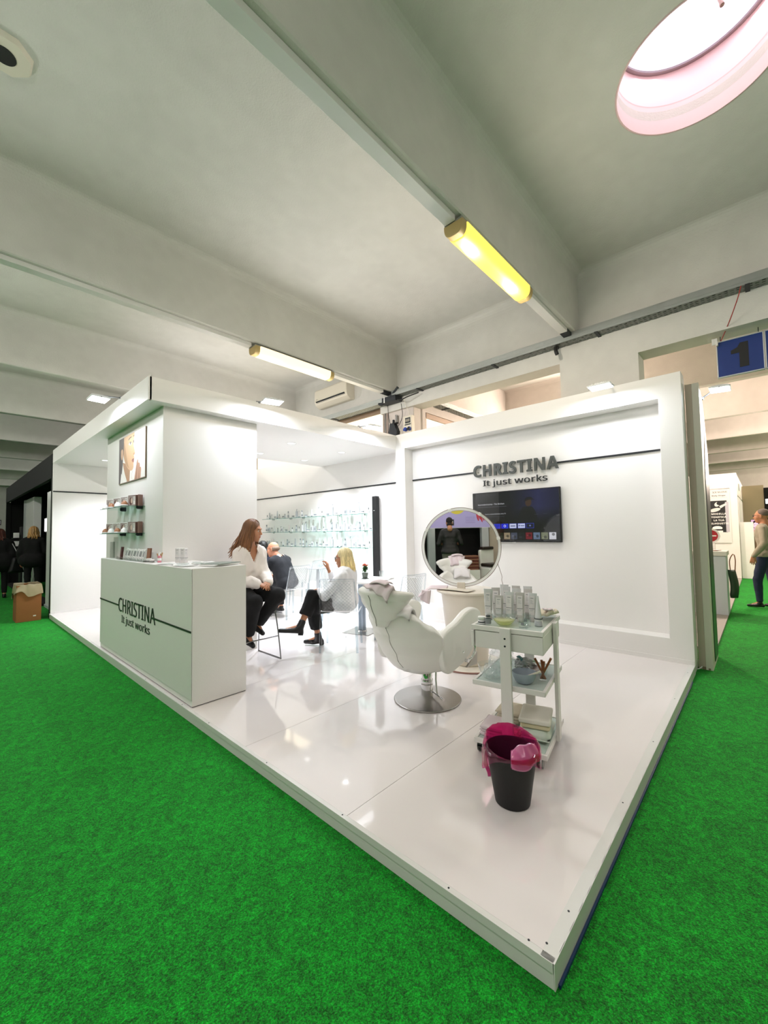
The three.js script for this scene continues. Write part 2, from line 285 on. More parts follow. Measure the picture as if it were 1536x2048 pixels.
// ---------------------------------------------------------------- fluorescent battens under the ribs, with their cable trunking
function batten(x, z0, z1, warm, label, group, k = 1) {
  const zc = (z0 + z1) / 2, L = z1 - z0, w = .165;
  const t = thing('fluorescent_lamp', label, 'lamp', [x, 4.05, zc], 0, group);
  const half = (r0, y0) => { const s = new THREE.Shape(); s.moveTo(-w / 2, 0); s.lineTo(-w / 2, -.02); s.quadraticCurveTo(-w / 2 + .004, -.085, -w / 2 + .05, -.092); s.lineTo(w / 2 - .05, -.092); s.quadraticCurveTo(w / 2 - .004, -.085, w / 2, -.02); s.lineTo(w / 2, 0); s.closePath(); return s; };
  mesh('housing', box(w + .008, .03, L, 0, -.006, 0, .01), M.lampHousing, t);
  mesh('diffuser', extrude(half(), L - .17, .012, 2).translate(0, -.004, -L / 2 + .085), warm ? M.tubeYellow : M.tubeWarm, t);
  for (const s of [-1, 1]) mesh('end_cap', extrude(half(), .06, .008, 2).translate(0, -.004, s > 0 ? L / 2 - .068 : -L / 2 + .008), M.lampCap, t);
  if (!group) for (const s of [-.3, .3]) for (const q of [-1, 1]) mesh('clip', box(.012, .03, .02, q * (w / 2 + .004), -.02, s * L, .002), M.steel, t);
  for (const s of group ? [0] : [-.28, .28]) { const p = new THREE.PointLight(warm ? 0xfff3e0 : 0xfdfaf8, LV.tube * k * (group ? 2 : 1), 0, 2); p.position.set(x, 3.9, zc + s * L); p.castShadow = true; p.shadow.radius = 4; scene.add(p); }
  return t;
}
for (const [i, x, lab] of [[0, -1.85, 'white cable trunking under the ceiling rib with the yellow lamp'], [1, -5.11, 'white cable trunking under the ceiling rib before the air conditioner']]) {
  const t = thing('cable_trunking', lab, 'trunking', [x + .052, 4.05, 0]);
  const cuts = [[-5.47, -4.25], [-2.82, .09], [1.51, 4.49], [5.91, 8.9]];
  for (const [a, b] of cuts) mesh('duct', box(.1, .049, b - a, 0, 0, (a + b) / 2, .002), M.trimWhite, t);
  mesh('end_piece', box(.1, .045, .28, 0, .002, -5.62, .002), M.darkMetal, t);
}
batten(-1.778, -4.24, -2.83, true, 'glowing yellow fluorescent batten under the ceiling rib nearest the skylight');
batten(-5.03, -4.24, -2.84, false, 'glowing warm white fluorescent batten under the rib above the stand');
for (const k of [-1, 0, 1, 2, 3, 5, 7]) for (const z of [-3.54, .8, 5.2]) {
  if (z < 0 && (k === 0 || k === 1) || k > 3 && z > 1) continue;
  batten(-1.775 - 3.26 * k, z - .7, z + .7, false, `fluorescent batten under a rib ${['right of the skylight', 'with the yellow lamp, nearer the rear wall', 'before the air conditioner, nearer the rear wall', 'over the poster column side of the hall', 'above the start of the black stand', '', 'above the middle of the black stand', '', 'at the far end of the black stand'][k + 1]}${z < 0 ? ', over the stands' : z < 2 ? ', over the aisle' : ', behind the camera'}`, 'battens out of view', k < 0 && z < 0 ? .5 : 1);
}
// warm battens in the bay beyond the girder
for (const [x, z] of [[-2.4, -9.66], [1.2, -12.79], [2.6, -19.05], [2.6, -25.3]]) {
  const t = thing('fluorescent_lamp', `fluorescent batten under the ${z > -10 ? 'first' : z > -13 ? 'second' : z > -20 ? 'fourth' : 'last'} cross rib beyond the girder`, 'lamp', [x, 4.09, z], 0, 'battens beyond the girder');
  mesh('housing', box(1.4, .03, .16, 0, -.02, 0, .01), M.lampHousing, t); mesh('diffuser', box(1.3, .07, .14, 0, -.09, 0, .03), M.tubeWarm, t);
  const p = new THREE.PointLight(0xffeadb, LV.far, 0, 2); p.position.set(x, 3.9, z); p.castShadow = true; p.shadow.radius = 5; scene.add(p);
}
// ---------------------------------------------------------------- lettering
const fonts = new FontLoader();
const FB = await fonts.loadAsync('fonts/droid/droid_sans_bold.typeface.json'), FR = await fonts.loadAsync('fonts/droid/droid_sans_regular.typeface.json');
function letters(str, font, size, depth, width, bevel = 0) { // one geometry a letter, spread over width
  const k = size / font.data.resolution; let x = 0; const out = [];
  for (const c of str) {
    const g = font.data.glyphs[c] || font.data.glyphs['?'];
    if (c !== ' ') { const t = new TextGeometry(c, { font, size, depth, curveSegments: 5, bevelEnabled: bevel > 0, bevelSize: bevel, bevelThickness: bevel, bevelSegments: 1 }); out.push([t, x]); }
    x += g.ha * k;
  }
  const s = width / x; return out.map(([t, px]) => t.scale(s, 1, 1).translate(px * s, 0, 0));
}

// ---------------------------------------------------------------- reception counter
const CT = 1.217;
{
  const t = thing('reception_counter', 'white box reception counter with dark lettering and a dark stripe', 'counter', [-4.87, TOP, -1.65]);
  const L = (g) => g.translate(4.87, -TOP, 1.65);
  const plan = (e, n = .004) => shapeOf([[-6.28 - e, 1.413 - e], [-3.465 + e, 1.413 - e], [-3.465 + e, 1.893 + e], [-4.612 - e, 1.893 + e], [-4.612 - e, 1.574], [-6.28 - e, 1.574]]);
  mesh('plinth', L(extrude(plan(-.006), .03).rotateX(-Math.PI / 2).translate(0, TOP + .002, 0)), M.line, t);
  mesh('body', L(extrude(plan(-.004), CT - TOP - .014, .002, 1).rotateX(-Math.PI / 2).translate(0, TOP + .008, 0)), M.stand, t);
  mesh('front_panel', L(bx(-6.278, -3.467, TOP + .06, CT - .006, -1.4125, -1.4075, .002)), M.stand, t);
  mesh('stripe', L(bx(-6.277, -5.47, .692, .708, -1.408, -1.402, .001)), M.letterDark, t); mesh('stripe', L(bx(-4.33, -3.468, .688, .704, -1.408, -1.402, .001)), M.letterDark, t);
  for (const g of letters('CHRISTINA', FR, .152, .005, 1.2)) mesh('letter', L(g.translate(-5.49, .638, -1.4075)), M.letterDark, t);
  for (const g of letters('It just works', FR, .078, .004, .93)) mesh('letter', L(g.translate(-5.365, .522, -1.4075)), M.letterDark, t);
}
// acrylic card rack with seven sachets, and what lies about on the counter
{
  const t = thing('sachet_rack', 'clear acrylic strip rack holding a row of leaning sachets on the counter', 'rack', [-5.2, CT, -1.47]);
  mesh('base', box(.98, .006, .085, 0, 0, 0, .001), M.acrylic, t); mesh('front_lip', box(.98, .03, .004, 0, .004, .04, .001), M.acrylic, t);
  mesh('back', box(.98, .1, .004, 0, .004, -.04, .001).rotateX(-.12), M.acrylic, t);
  const cardTex = canvasTex(64, 128, (x, w, h) => { x.fillStyle = '#f0eeea'; x.fillRect(0, 0, w, h); x.fillStyle = '#9a9a98'; x.fillRect(8, 20, 48, 70); x.fillStyle = '#5d5d5c'; for (let i = 0; i < 8; i++) x.fillRect(12, 26 + i * 8, 20 + (i * 7) % 22, 3); x.fillStyle = '#c9c6c0'; x.fillRect(8, 100, 48, 14); });
  const face = std(0xffffff, .5, { map: cardTex });
  for (let i = 0; i < 7; i++) {
    const s = thing('sachet', `white sachet in the counter rack, ${['first', 'second', 'third', 'fourth', 'fifth', 'sixth', 'seventh'][i]} from the dark red booklet`, 'sachet', [-5.5 + i * .1, CT + .007, -1.475], (i % 2 ? .12 : -.1), 'sachets in the counter rack');
    mesh('sleeve', box(.075, .12, .008, 0, .002, 0, .002).rotateX(-.2).rotateZ(-.12), M.paper, s); mesh('print', new THREE.PlaneGeometry(.07, .112).translate(0, .062, .0055).rotateX(-.2).rotateZ(-.12), face, s);
  }
  const redTex = canvasTex(64, 96, (x, w, h) => { x.fillStyle = '#4a1418'; x.fillRect(0, 0, w, h); x.fillStyle = '#7b3a3c'; x.fillRect(10, 14, 20, 60); x.fillStyle = '#2b0a0c'; x.fillRect(34, 8, 20, 40); });
  const b = thing('booklet', 'dark red booklet standing at the outer end of the sachet rack', 'booklet', [-5.62, CT, -1.462], -.05);
  mesh('cover', box(.09, .145, .012, 0, .002, 0, .001).rotateX(-.1), std(0x56201f, .5), b); mesh('print', new THREE.PlaneGeometry(.085, .138).translate(0, .074, .0068).rotateX(-.1), std(0xffffff, .5, { map: redTex }), b);
  const b2 = thing('booklet', 'reddish brown carton card standing behind the small white jars', 'booklet', [-4.80, CT, -1.50], .2);
  mesh('cover', box(.07, .14, .012, 0, .002, 0, .001).rotateX(-.1), std(0x7a4a3a, .5), b2); mesh('print', new THREE.PlaneGeometry(.06, .12).translate(0, .074, .0068).rotateX(-.1), std(0x9a6a52, .5), b2);
  const h = thing('leaflet_holder', 'tall clear acrylic leaflet holder at the outer end of the counter', 'holder', [-6.06, CT, -1.49]);
  mesh('back', box(.2, .26, .004, 0, .002, -.03, .001), M.acrylic, h); mesh('front', box(.2, .2, .004, 0, .002, .012, .001), M.acrylic, h); mesh('base', box(.2, .004, .08, 0, 0, 0, .001), M.acrylic, h); mesh('insert', box(.045, .2, .012, -.03, .004, -.012, .001), std(0xa2a69b, .6), h);
}
function jar(label, pos, r = .022, h = .034, group) {
  const t = thing('cream_jar', label, 'jar', pos, 0, group);
  mesh('pot', lathe([[0, 0], [r * .96, 0], [r, .002], [r, h * .6], [0, h * .6]], 24), M.trimWhite, t); mesh('lid', lathe([[0, h * .62], [r * 1.04, h * .62], [r * 1.04, h * .96], [r * .98, h], [0, h]], 24), M.paper, t);
  mesh('band', lathe([[r + .0006, h * .2], [r + .0006, h * .42]], 24), M.line, t);
  return t;
}
jar('small white cream jar on the counter, beside the sachet rack', [-4.73, CT, -1.452]); jar('small white cream jar on the counter, middle of three', [-4.675, CT, -1.47], .022, .04); jar('small white cream jar on the counter, next to the pink bottle', [-4.61, CT, -1.475]);
{
  const t = thing('dropper_bottle', 'pink liquid bottle with white pump on the counter', 'bottle', [-4.535, CT, -1.52]);
  mesh('body', lathe([[0, 0], [.017, 0], [.018, .003], [.018, .06], [.012, .068], [.007, .07], [0, .07]], 20), std(0xd98a96, .25), t); mesh('label', lathe([[.0184, .02], [.0184, .045]], 20), M.paper, t); mesh('pump', [cyl(.006, .006, .03, 0, .07, 0, 10), box(.028, .008, .009, .008, .098, 0, .002)], M.paper, t);
  const c = thing('applicator_cup', 'clear cup holding tan applicators on the counter behind the jars', 'cup', [-4.60, CT, -1.545]);
  mesh('cup', lathe([[0, 0], [.02, 0], [.025, .05], [.0235, .05], [.019, .002], [0, .002]], 20), M.glass, c);
  for (let i = 0; i < 4; i++) mesh('applicator', rod([.008 * Math.cos(i * 1.7), .004, .008 * Math.sin(i * 1.7)], [.03 * Math.cos(i * 1.7 + .3), .085 + i * .004, .02 * Math.sin(i * 1.7)], .0035, .006), std(0xb28a5e, .6), c);
}
const tubeTex = canvasTex(64, 160, (x, w, h) => { x.fillStyle = '#e3dedd'; x.fillRect(0, 0, w, h); x.fillStyle = '#85878a'; x.fillRect(14, 16, 36, 5); for (let i = 0; i < 4; i++) { x.fillStyle = '#b9b8b9'; x.fillRect(14, 34 + i * 9, 20 + (i * 11) % 17, 3); } x.fillStyle = '#6e7173'; x.fillRect(0, 104, w, 4); x.fillStyle = '#b9b9ba'; x.fillRect(12, 116, 40, 3); x.fillRect(12, 124, 30, 3); });
for (const [i, x, z] of [[0, -4.32, -1.63], [1, -4.235, -1.645]]) {
  const t = thing('product_carton', i ? 'slim white printed carton on the counter, nearer the seated woman' : 'slim white printed carton on the counter, nearer the pink bottle', 'carton', [x, CT, z], .5);
  mesh('carton', box(.05, .145, .05, 0, 0, 0, .002), M.paper, t); for (const a of [0, Math.PI / 2]) mesh('print', new THREE.PlaneGeometry(.047, .14).translate(0, .0725, .0256).rotateY(a), std(0xffffff, .5, { map: tubeTex }), t);
}
{
  const tex = canvasTex(128, 90, (x, w, h) => { x.fillStyle = '#e8e9e6'; x.fillRect(0, 0, w, h); x.fillStyle = '#8d9a90'; x.fillRect(6, 8, 50, 72); x.fillStyle = '#6f7570'; for (let i = 0; i < 9; i++) x.fillRect(64, 12 + i * 7, 30 + (i * 13) % 26, 2); });
  const pm = std(0xffffff, .45, { map: tex }), dm = std(0x6f7f78, .4);
  const L = [[-4.2, -1.50, .3, 'pale leaflet beside the cartons'], [-4.05, -1.56, -.4, 'tilted pale leaflet in the middle of the counter'], [-3.93, -1.72, .9, 'pale leaflet far back on the counter'], [-3.84, -1.5, .1, 'pale leaflet at the front counter edge'], [-4.12, -1.78, 1.3, 'pale leaflet against the poster column'], [-3.72, -1.8, .5, 'dark green leaflet under the magazine']];
  L.forEach(([x, z, a, lab], i) => { const t = thing('leaflet', lab, 'leaflet', [x, CT + .0004 + i * .0003, z], a); mesh('sheet', box(.21, .0025, .15, 0, 0, 0, .0006), i === 5 ? dm : M.paper, t); if (i < 5) mesh('print', new THREE.PlaneGeometry(.2, .14).rotateX(-Math.PI / 2).translate(0, .0028, 0), pm, t); });
  const t = thing('magazine', 'grey green magazine stack at the inner counter corner', 'magazine', [-3.64, CT + .0005, -1.72], .25);
  for (let i = 0; i < 3; i++) mesh('issue', box(.21, .006, .28, .006 * i, .0066 * i, -.008 * i, .001).rotateY(.08 * i), i === 2 ? std(0x7d8a80, .35) : M.paper, t);
}
// ---------------------------------------------------------------- poster, glass shelves and cartons on the poster column
{
  const tex = canvasTex(1024, 600, (x, w, h) => {
    x.fillStyle = '#e9e6dd'; x.fillRect(0, 0, w, h);
    const P = (pts, c) => { x.beginPath(); pts.forEach((p, i) => i ? (p.length > 2 ? x.bezierCurveTo(...p.map((v, k) => v * (k % 2 ? h : w))) : x.lineTo(p[0] * w, p[1] * h)) : x.moveTo(p[0] * w, p[1] * h)); x.closePath(); x.fillStyle = c; x.fill(); };
    // hair, neck, face turned aside, ear, features, blouse, hand
    P([[0, 0], [.42, 0], [.30, .08, .16, .3, .16, .6], [.12, .8], [.1, 1], [0, 1]], '#2a1d18');
    P([[.16, .55], [.22, .8, .3, .9, .34, 1], [.44, 1], [.46, .74], [.3, .6]], '#a97c54');
    P([[.2, 0], [.62, 0], [.63, .1, .6, .16, .585, .24], [.60, .34, .645, .40, .64, .455], [.63, .47, .60, .475, .60, .49], [.62, .52, .625, .54, .615, .565], [.59, .575, .60, .58, .612, .60], [.605, .64, .585, .64, .59, .68], [.6, .74, .57, .79, .5, .79], [.4, .78, .24, .6, .2, .44]], '#cda379');
    P([[.2, .1], [.3, .3, .3, .5, .42, .72], [.3, .66, .22, .52, .19, .4]], '#b2875c');
    P([[.08, .28], [.12, .2, .18, .24, .17, .36], [.17, .46, .13, .52, .1, .46], [.08, .4]], '#c59a74');
    P([[.38, .09], [.44, .045, .5, .05, .53, .075], [.49, .068, .44, .08, .39, .115]], '#4b3427'); P([[.56, .07], [.58, .05, .6, .05, .61, .06], [.6, .075], [.57, .085]], '#4b3427');
    P([[.39, .2], [.43, .14, .49, .145, .52, .21], [.48, .24, .43, .24, .39, .2]], '#efe6de'); x.fillStyle = '#3a2a22'; x.beginPath(); x.arc(.462 * w, .19 * h, 20, 0, 7); x.fill(); x.lineWidth = 5; x.strokeStyle = '#2b1d17'; x.beginPath(); x.moveTo(.38 * w, .2 * h); x.quadraticCurveTo(.45 * w, .12 * h, .53 * w, .21 * h); x.stroke();
    P([[.565, .17], [.59, .14, .605, .16, .6, .22], [.58, .22], [.565, .17]], '#3a2a22');
    P([[.52, .575], [.56, .53, .59, .545, .612, .565], [.605, .575], [.56, .582]], '#7e4238'); P([[.52, .577], [.57, .585], [.607, .58], [.605, .63, .56, .65, .52, .577]], '#9c5548');
    P([[.57, .44], [.6, .42, .63, .43, .64, .455], [.61, .478], [.58, .47]], '#b1835b');
    P([[.1, .78], [.2, .9, .28, .96, .3, 1], [.06, 1]], '#f1ede6'); P([[.44, 1], [.47, .86, .5, .84, .53, .88], [.56, 1]], '#efeae2');
    P([[.62, 1], [.66, .84, .69, .7, .72, .62], [.75, .58, .765, .6, .76, .68], [.80, .66, .83, .7, .82, .78], [.86, .76, .88, .8, .86, .9], [.85, 1]], '#b98a6d'); P([[.66, 1], [.70, .82, .71, .72, .73, .64], [.735, .7, .73, .86, .71, 1]], '#99684f'); P([[.77, 1], [.78, .86, .79, .76, .8, .7], [.81, .8, .8, .9, .8, 1]], '#99684f');
    x.strokeStyle = '#8d7a6d'; x.lineWidth = 6; x.beginPath(); x.moveTo(.70 * w, .66 * h); x.bezierCurveTo(.66 * w, .58 * h, .7 * w, .5 * h, .73 * w, .44 * h); x.stroke(); x.beginPath(); x.moveTo(.54 * w, .98 * h); x.bezierCurveTo(.5 * w, .86 * h, .55 * w, .84 * h, .56 * w, .78 * h); x.stroke();
  });
  const t = thing('poster', 'framed beauty poster of a woman in profile raising her fingertips', 'poster', [-5.638, 2.158, -1.574]);
  mesh('board', bx(-.512, .512, 0, .59, 0, .012, .001), M.frameBrown, t);
  mesh('print', new THREE.PlaneGeometry(1.005, .577).translate(0, .298, .0128), std(0xffffff, .4, { map: tex }), t);
}
const boxTex = [0, 1].map(k => canvasTex(128, 80, (x, w, h) => { x.fillStyle = k ? '#a49490' : '#b3a6a2'; x.fillRect(0, 0, w, h); x.fillStyle = k ? '#5b3a34' : '#8c7c78'; x.beginPath(); x.ellipse(46, 44, 26, 30, 0, 0, 7); x.fill(); x.fillStyle = '#d9c2b2'; x.beginPath(); x.ellipse(58, 40, 15, 22, 0, 0, 7); x.fill(); x.fillStyle = '#e9e3df'; x.fillRect(88, 10, 34, 60); x.fillStyle = '#57504e'; x.fillRect(93, 18, 22, 4); x.fillRect(93, 28, 16, 3); x.fillRect(93, 36, 20, 3); }));
[[1.826, 'upper'], [1.518, 'lower']].forEach(([y, lv], k) => {
  const t = thing('glass_shelf', `${lv} glass shelf on the poster column with round metal clamps`, 'shelf', [-5.68, y, -1.575]);
  mesh('pane', extrude((() => { const s = new THREE.Shape(); s.moveTo(-.54, 0); s.lineTo(.52, 0); s.lineTo(.52, -.1); s.quadraticCurveTo(.5, -.2, .38, -.2); s.lineTo(-.54, -.2); s.closePath(); return s; })(), .007).rotateX(-Math.PI / 2), M.glassShelf, t).position.y = 0;
  mesh('edge', [bx(-.54, .39, .0008, .0062, .2, .2012, 0)], M.glassEdge, t);
  for (const x of [-.2, .42]) mesh('clamp', [new THREE.CylinderGeometry(.021, .021, .05, 20).rotateX(Math.PI / 2).translate(x, -.006, .026), new THREE.CylinderGeometry(.015, .015, .012, 20).rotateX(Math.PI / 2).translate(x, -.006, .056)], M.darkMetal, t);
  for (let i = 0; i < 4; i++) {
    const x = -6.08 + i * .262, lab = ['far outer', 'second', 'third', 'inner'][i];
    const b = thing('gift_box', `open printed product box on the ${lv} column shelf, ${lab} one of four`, 'box', [x, y + .0075, -1.475 - .01 * i], .25, 'product boxes on the column shelves');
    mesh('carton', box(.15, .125, .06, 0, 0, 0, .002), i === 3 ? std(0x6d4a44, .5) : M.paper, b);
    mesh('print', new THREE.PlaneGeometry(.14, .115).translate(0, .0625, .0306), std(0xffffff, .45, { map: boxTex[(i + k) % 2] }), b);
    mesh('window_flap', box(.02, .13, .05, .088, 0, .004, .001).rotateY(.2), std(0x8c6a60, .5), b);
    const j = thing('powder_pot', `${i % 2 === k ? 'white' : 'copper'} domed pot before the ${lab} box on the ${lv} column shelf`, 'pot', [x - .055, y + .0075, -1.418], 0, 'pots on the column shelves');
    mesh('pot', lathe([[0, 0], [.036, 0], [.037, .018], [0, .018]], 20), M.trimWhite, j); mesh('dome', lathe([[.036, .019], [.03, .04], [.014, .06], [0, .064]], 20), i % 2 === k ? M.paper : std(0xa8724e, .4), j);
  }
});
// ---------------------------------------------------------------- lettering and television on the sign wall
{
  const t = thing('wall_sign', 'dark raised letters CHRISTINA it just works standing off the sign wall', 'sign', [-2.503, 2.1, -5.398]);
  for (const g of letters('CHRISTINA', FB, .168, .018, 1.25, .0015)) { mesh('letter', g.translate(-.63, .168, .022), M.letter, t); }
  for (const g of letters('It just works', FR, .082, .012, .95, .001)) { mesh('letter', g.translate(-.475, .026, .018), M.letterDark, t); }
  for (const [x, y] of [[-.55, .24], [-.42, .24], [-.28, .2], [-.13, .24], [-.02, .22], [.12, .24], [.26, .22], [.4, .24], [.55, .2]]) mesh('standoff', new THREE.CylinderGeometry(.004, .004, .021, 8).rotateX(Math.PI / 2).translate(x, y, .0115), M.darkMetal, t);
}
{
  const tex = canvasTex(1280, 724, (x, w, h) => {
    const g = x.createLinearGradient(0, 0, w, 0); g.addColorStop(0, '#050507'); g.addColorStop(.45, '#090a16'); g.addColorStop(.78, '#20224a'); g.addColorStop(1, '#101230'); x.fillStyle = g; x.fillRect(0, 0, w, h);
    const v = x.createLinearGradient(0, h * .35, 0, h * .7); v.addColorStop(0, 'rgba(3,3,5,0)'); v.addColorStop(1, 'rgba(3,3,5,1)'); x.fillStyle = v; x.fillRect(0, 0, w, h);
    x.fillStyle = '#0b0c12'; x.beginPath(); x.moveTo(690, 470); x.bezierCurveTo(720, 300, 760, 250, 800, 235); x.lineTo(905, 240); x.bezierCurveTo(960, 280, 985, 380, 990, 470); x.fill();
    x.fillStyle = '#3d2a20'; x.beginPath(); x.ellipse(862, 178, 44, 58, .1, 0, 7); x.fill(); x.fillStyle = '#0d0e16'; x.beginPath(); x.moveTo(805, 165); x.bezierCurveTo(800, 95, 900, 80, 925, 128); x.lineTo(955, 148); x.lineTo(870, 140); x.closePath(); x.fill();
    x.fillStyle = '#d8d8de'; x.font = '30px sans-serif'; x.fillText('Soprendentissima - The Mothan', 74, 186); x.fillStyle = '#6a6c78'; x.fillRect(74, 214, 460, 3); x.font = '24px sans-serif'; x.fillStyle = '#cfd0d6'; x.fillText('Scarica consorziazione zona TV', 190, 332); x.fillStyle = '#4c4e5a'; x.fillRect(170, 362, 330, 3);
    x.fillStyle = '#3c3e4c'; x.font = '18px sans-serif'; x.fillText('Home     Film     Serie     App', 150, 40); x.fillText('Ora in TV', 1040, 40); x.fillRect(940, 350, 60, 4); x.fillRect(1060, 346, 60, 4);
    const tiles = [[214, '#c9cfe6'], [328, '#1c2fb4'], [450, '#1226c8'], [574, '#c6cbe2'], [700, '#c2c8e6'], [824, '#0a0f26']];
    tiles.forEach(([tx, c], i) => { x.fillStyle = c; x.fillRect(tx, 476, 104, 66); x.strokeStyle = '#3a52ff'; x.lineWidth = 3; x.strokeRect(tx, 476, 104, 66); x.fillStyle = i === 3 || i === 4 ? '#20307a' : '#e8ecff'; if (i === 2) { x.lineWidth = 6; x.strokeStyle = '#e8ecff'; x.beginPath(); x.arc(tx + 52, 508, 15, 0, 7); x.stroke(); } if (i === 3) x.fillRect(tx + 16, 504, 72, 12); if (i === 4) { x.beginPath(); x.moveTo(tx + 10, 494); x.lineTo(tx + 34, 504); x.lineTo(tx + 14, 520); x.fill(); x.fillRect(tx + 38, 503, 56, 10); } if (i === 5) { x.fillStyle = '#9fb0ff'; x.fillRect(tx + 38, 506, 28, 4); x.fillRect(tx + 50, 494, 4, 28); } });
    const cols = ['#20301e', '#1f2b1a', '#8a7c62', '#3b4152', '#14151a', '#6b1220', '#5c6c84', '#6f745c', '#c8c9cf'];
    cols.forEach((c, i) => { const tx = 330 + i * 108 - 60; x.fillStyle = c; x.fillRect(tx, 606, 92, 96); x.fillStyle = 'rgba(255,255,255,.25)'; x.fillRect(tx + 12, 640 + (i * 17) % 40, 40, 6); x.fillStyle = 'rgba(0,0,0,.45)'; x.beginPath(); x.arc(tx + 56, 630 + (i * 13) % 50, 20, 0, 7); x.fill(); });
  });
  const t = thing('television', 'black flat television on the sign wall showing a dark menu screen', 'television', [-2.5, 1.315, -5.397]);
  mesh('housing', box(1.262, .714, .04, 0, 0, .042, .006), M.black, t); mesh('wall_bracket', box(.4, .3, .022, 0, .2, .011, .003), M.darkMetal, t);
  mesh('screen', new THREE.PlaneGeometry(1.236, .684).translate(0, .361, .0625), new THREE.MeshPhysicalMaterial({ color: 0x030304, roughness: .1, clearcoat: 1, clearcoatRoughness: .02, emissive: 0xffffff, emissiveMap: tex, emissiveIntensity: .75 }), t);
  mesh('badge', box(.05, .012, .006, 0, -.008, .06, .002), M.steel, t);
}
// ---------------------------------------------------------------- product shelves on the long back wall
const PK = { // the kinds of product, each built once with its parts
  bottle: { cat: 'bottle', words: 'white cylindrical bottle with a tall cap', make(t, m) { mesh('body', lathe([[0, 0], [.019, 0], [.021, .003], [.021, .105], [.016, .115], [0, .115]], 14), m, t); mesh('cap', lathe([[0, .115], [.0135, .115], [.0135, .15], [0, .151]], 14), M.capGrey, t); mesh('band', lathe([[.0213, .03], [.0213, .06]], 14), M.capGrey, t); } },
  tube: { cat: 'tube', words: 'white squeeze tube standing on its cap', make(t, m) { mesh('body', taper(.022, .024, .003, .025, .13).translate(0, .022, 0), m, t); mesh('cap', lathe([[0, 0], [.019, 0], [.019, .022], [0, .022]], 14), M.capGrey, t); } },
  jar: { cat: 'jar', words: 'low white jar with a screw lid', make(t, m) { mesh('pot', lathe([[0, 0], [.026, 0], [.028, .003], [.028, .03], [0, .03]], 16), m, t); mesh('lid', lathe([[0, .031], [.029, .031], [.029, .05], [0, .051]], 16), M.capGrey, t); } },
  dropper: { cat: 'bottle', words: 'small pale dropper bottle', make(t, m) { mesh('body', lathe([[0, 0], [.016, 0], [.0175, .003], [.0175, .055], [.008, .066], [0, .066]], 14), m, t); mesh('pipette', lathe([[0, .066], [.009, .066], [.009, .082], [.006, .084], [.006, .1], [0, .104]], 12), M.capDark, t); } },
  pump: { cat: 'bottle', words: 'tall white pump bottle', make(t, m) { mesh('body', lathe([[0, 0], [.024, 0], [.026, .003], [.026, .135], [.012, .15], [0, .15]], 14), m, t); mesh('pump', [cyl(.007, .007, .03, 0, .15, 0, 10), box(.034, .01, .012, .01, .178, 0, .003)], M.capGrey, t); } },
  carton: { cat: 'carton', words: 'white printed carton', make(t, m) { mesh('carton', box(.05, .11, .04, 0, 0, 0, .002), m, t); mesh('print', box(.034, .05, .0012, 0, .03, .0205, 0), M.capGrey, t); } },
};
function taper(r0x, r0z, r1z, r1x, h) { // tube: round below, pressed flat above
  const n = 14, rows = 5, pos = [], idx = [];
  for (let j = 0; j <= rows; j++) { const v = j / rows; for (let i = 0; i <= n; i++) { const a = i / n * Math.PI * 2; pos.push(Math.cos(a) * (r0x + (r1x - r0x) * v), v * h, Math.sin(a) * (r0z + (r1z - r0z) * v)); } }
  for (let j = 0; j < rows; j++) for (let i = 0; i < n; i++) { const a = j * (n + 1) + i, b = a + n + 1; idx.push(a, b, a + 1, b, b + 1, a + 1); }
  const c = pos.length / 3; pos.push(0, h, 0); for (let i = 0; i < n; i++) idx.push(rows * (n + 1) + i, c, rows * (n + 1) + i + 1);
  const g = new THREE.BufferGeometry(); g.setAttribute('position', new THREE.Float32BufferAttribute(pos, 3)); g.setIndex(idx); g.computeVertexNormals(); return g;
}
const tones = [M.prodWhite, M.prodGrey, M.prodPale];
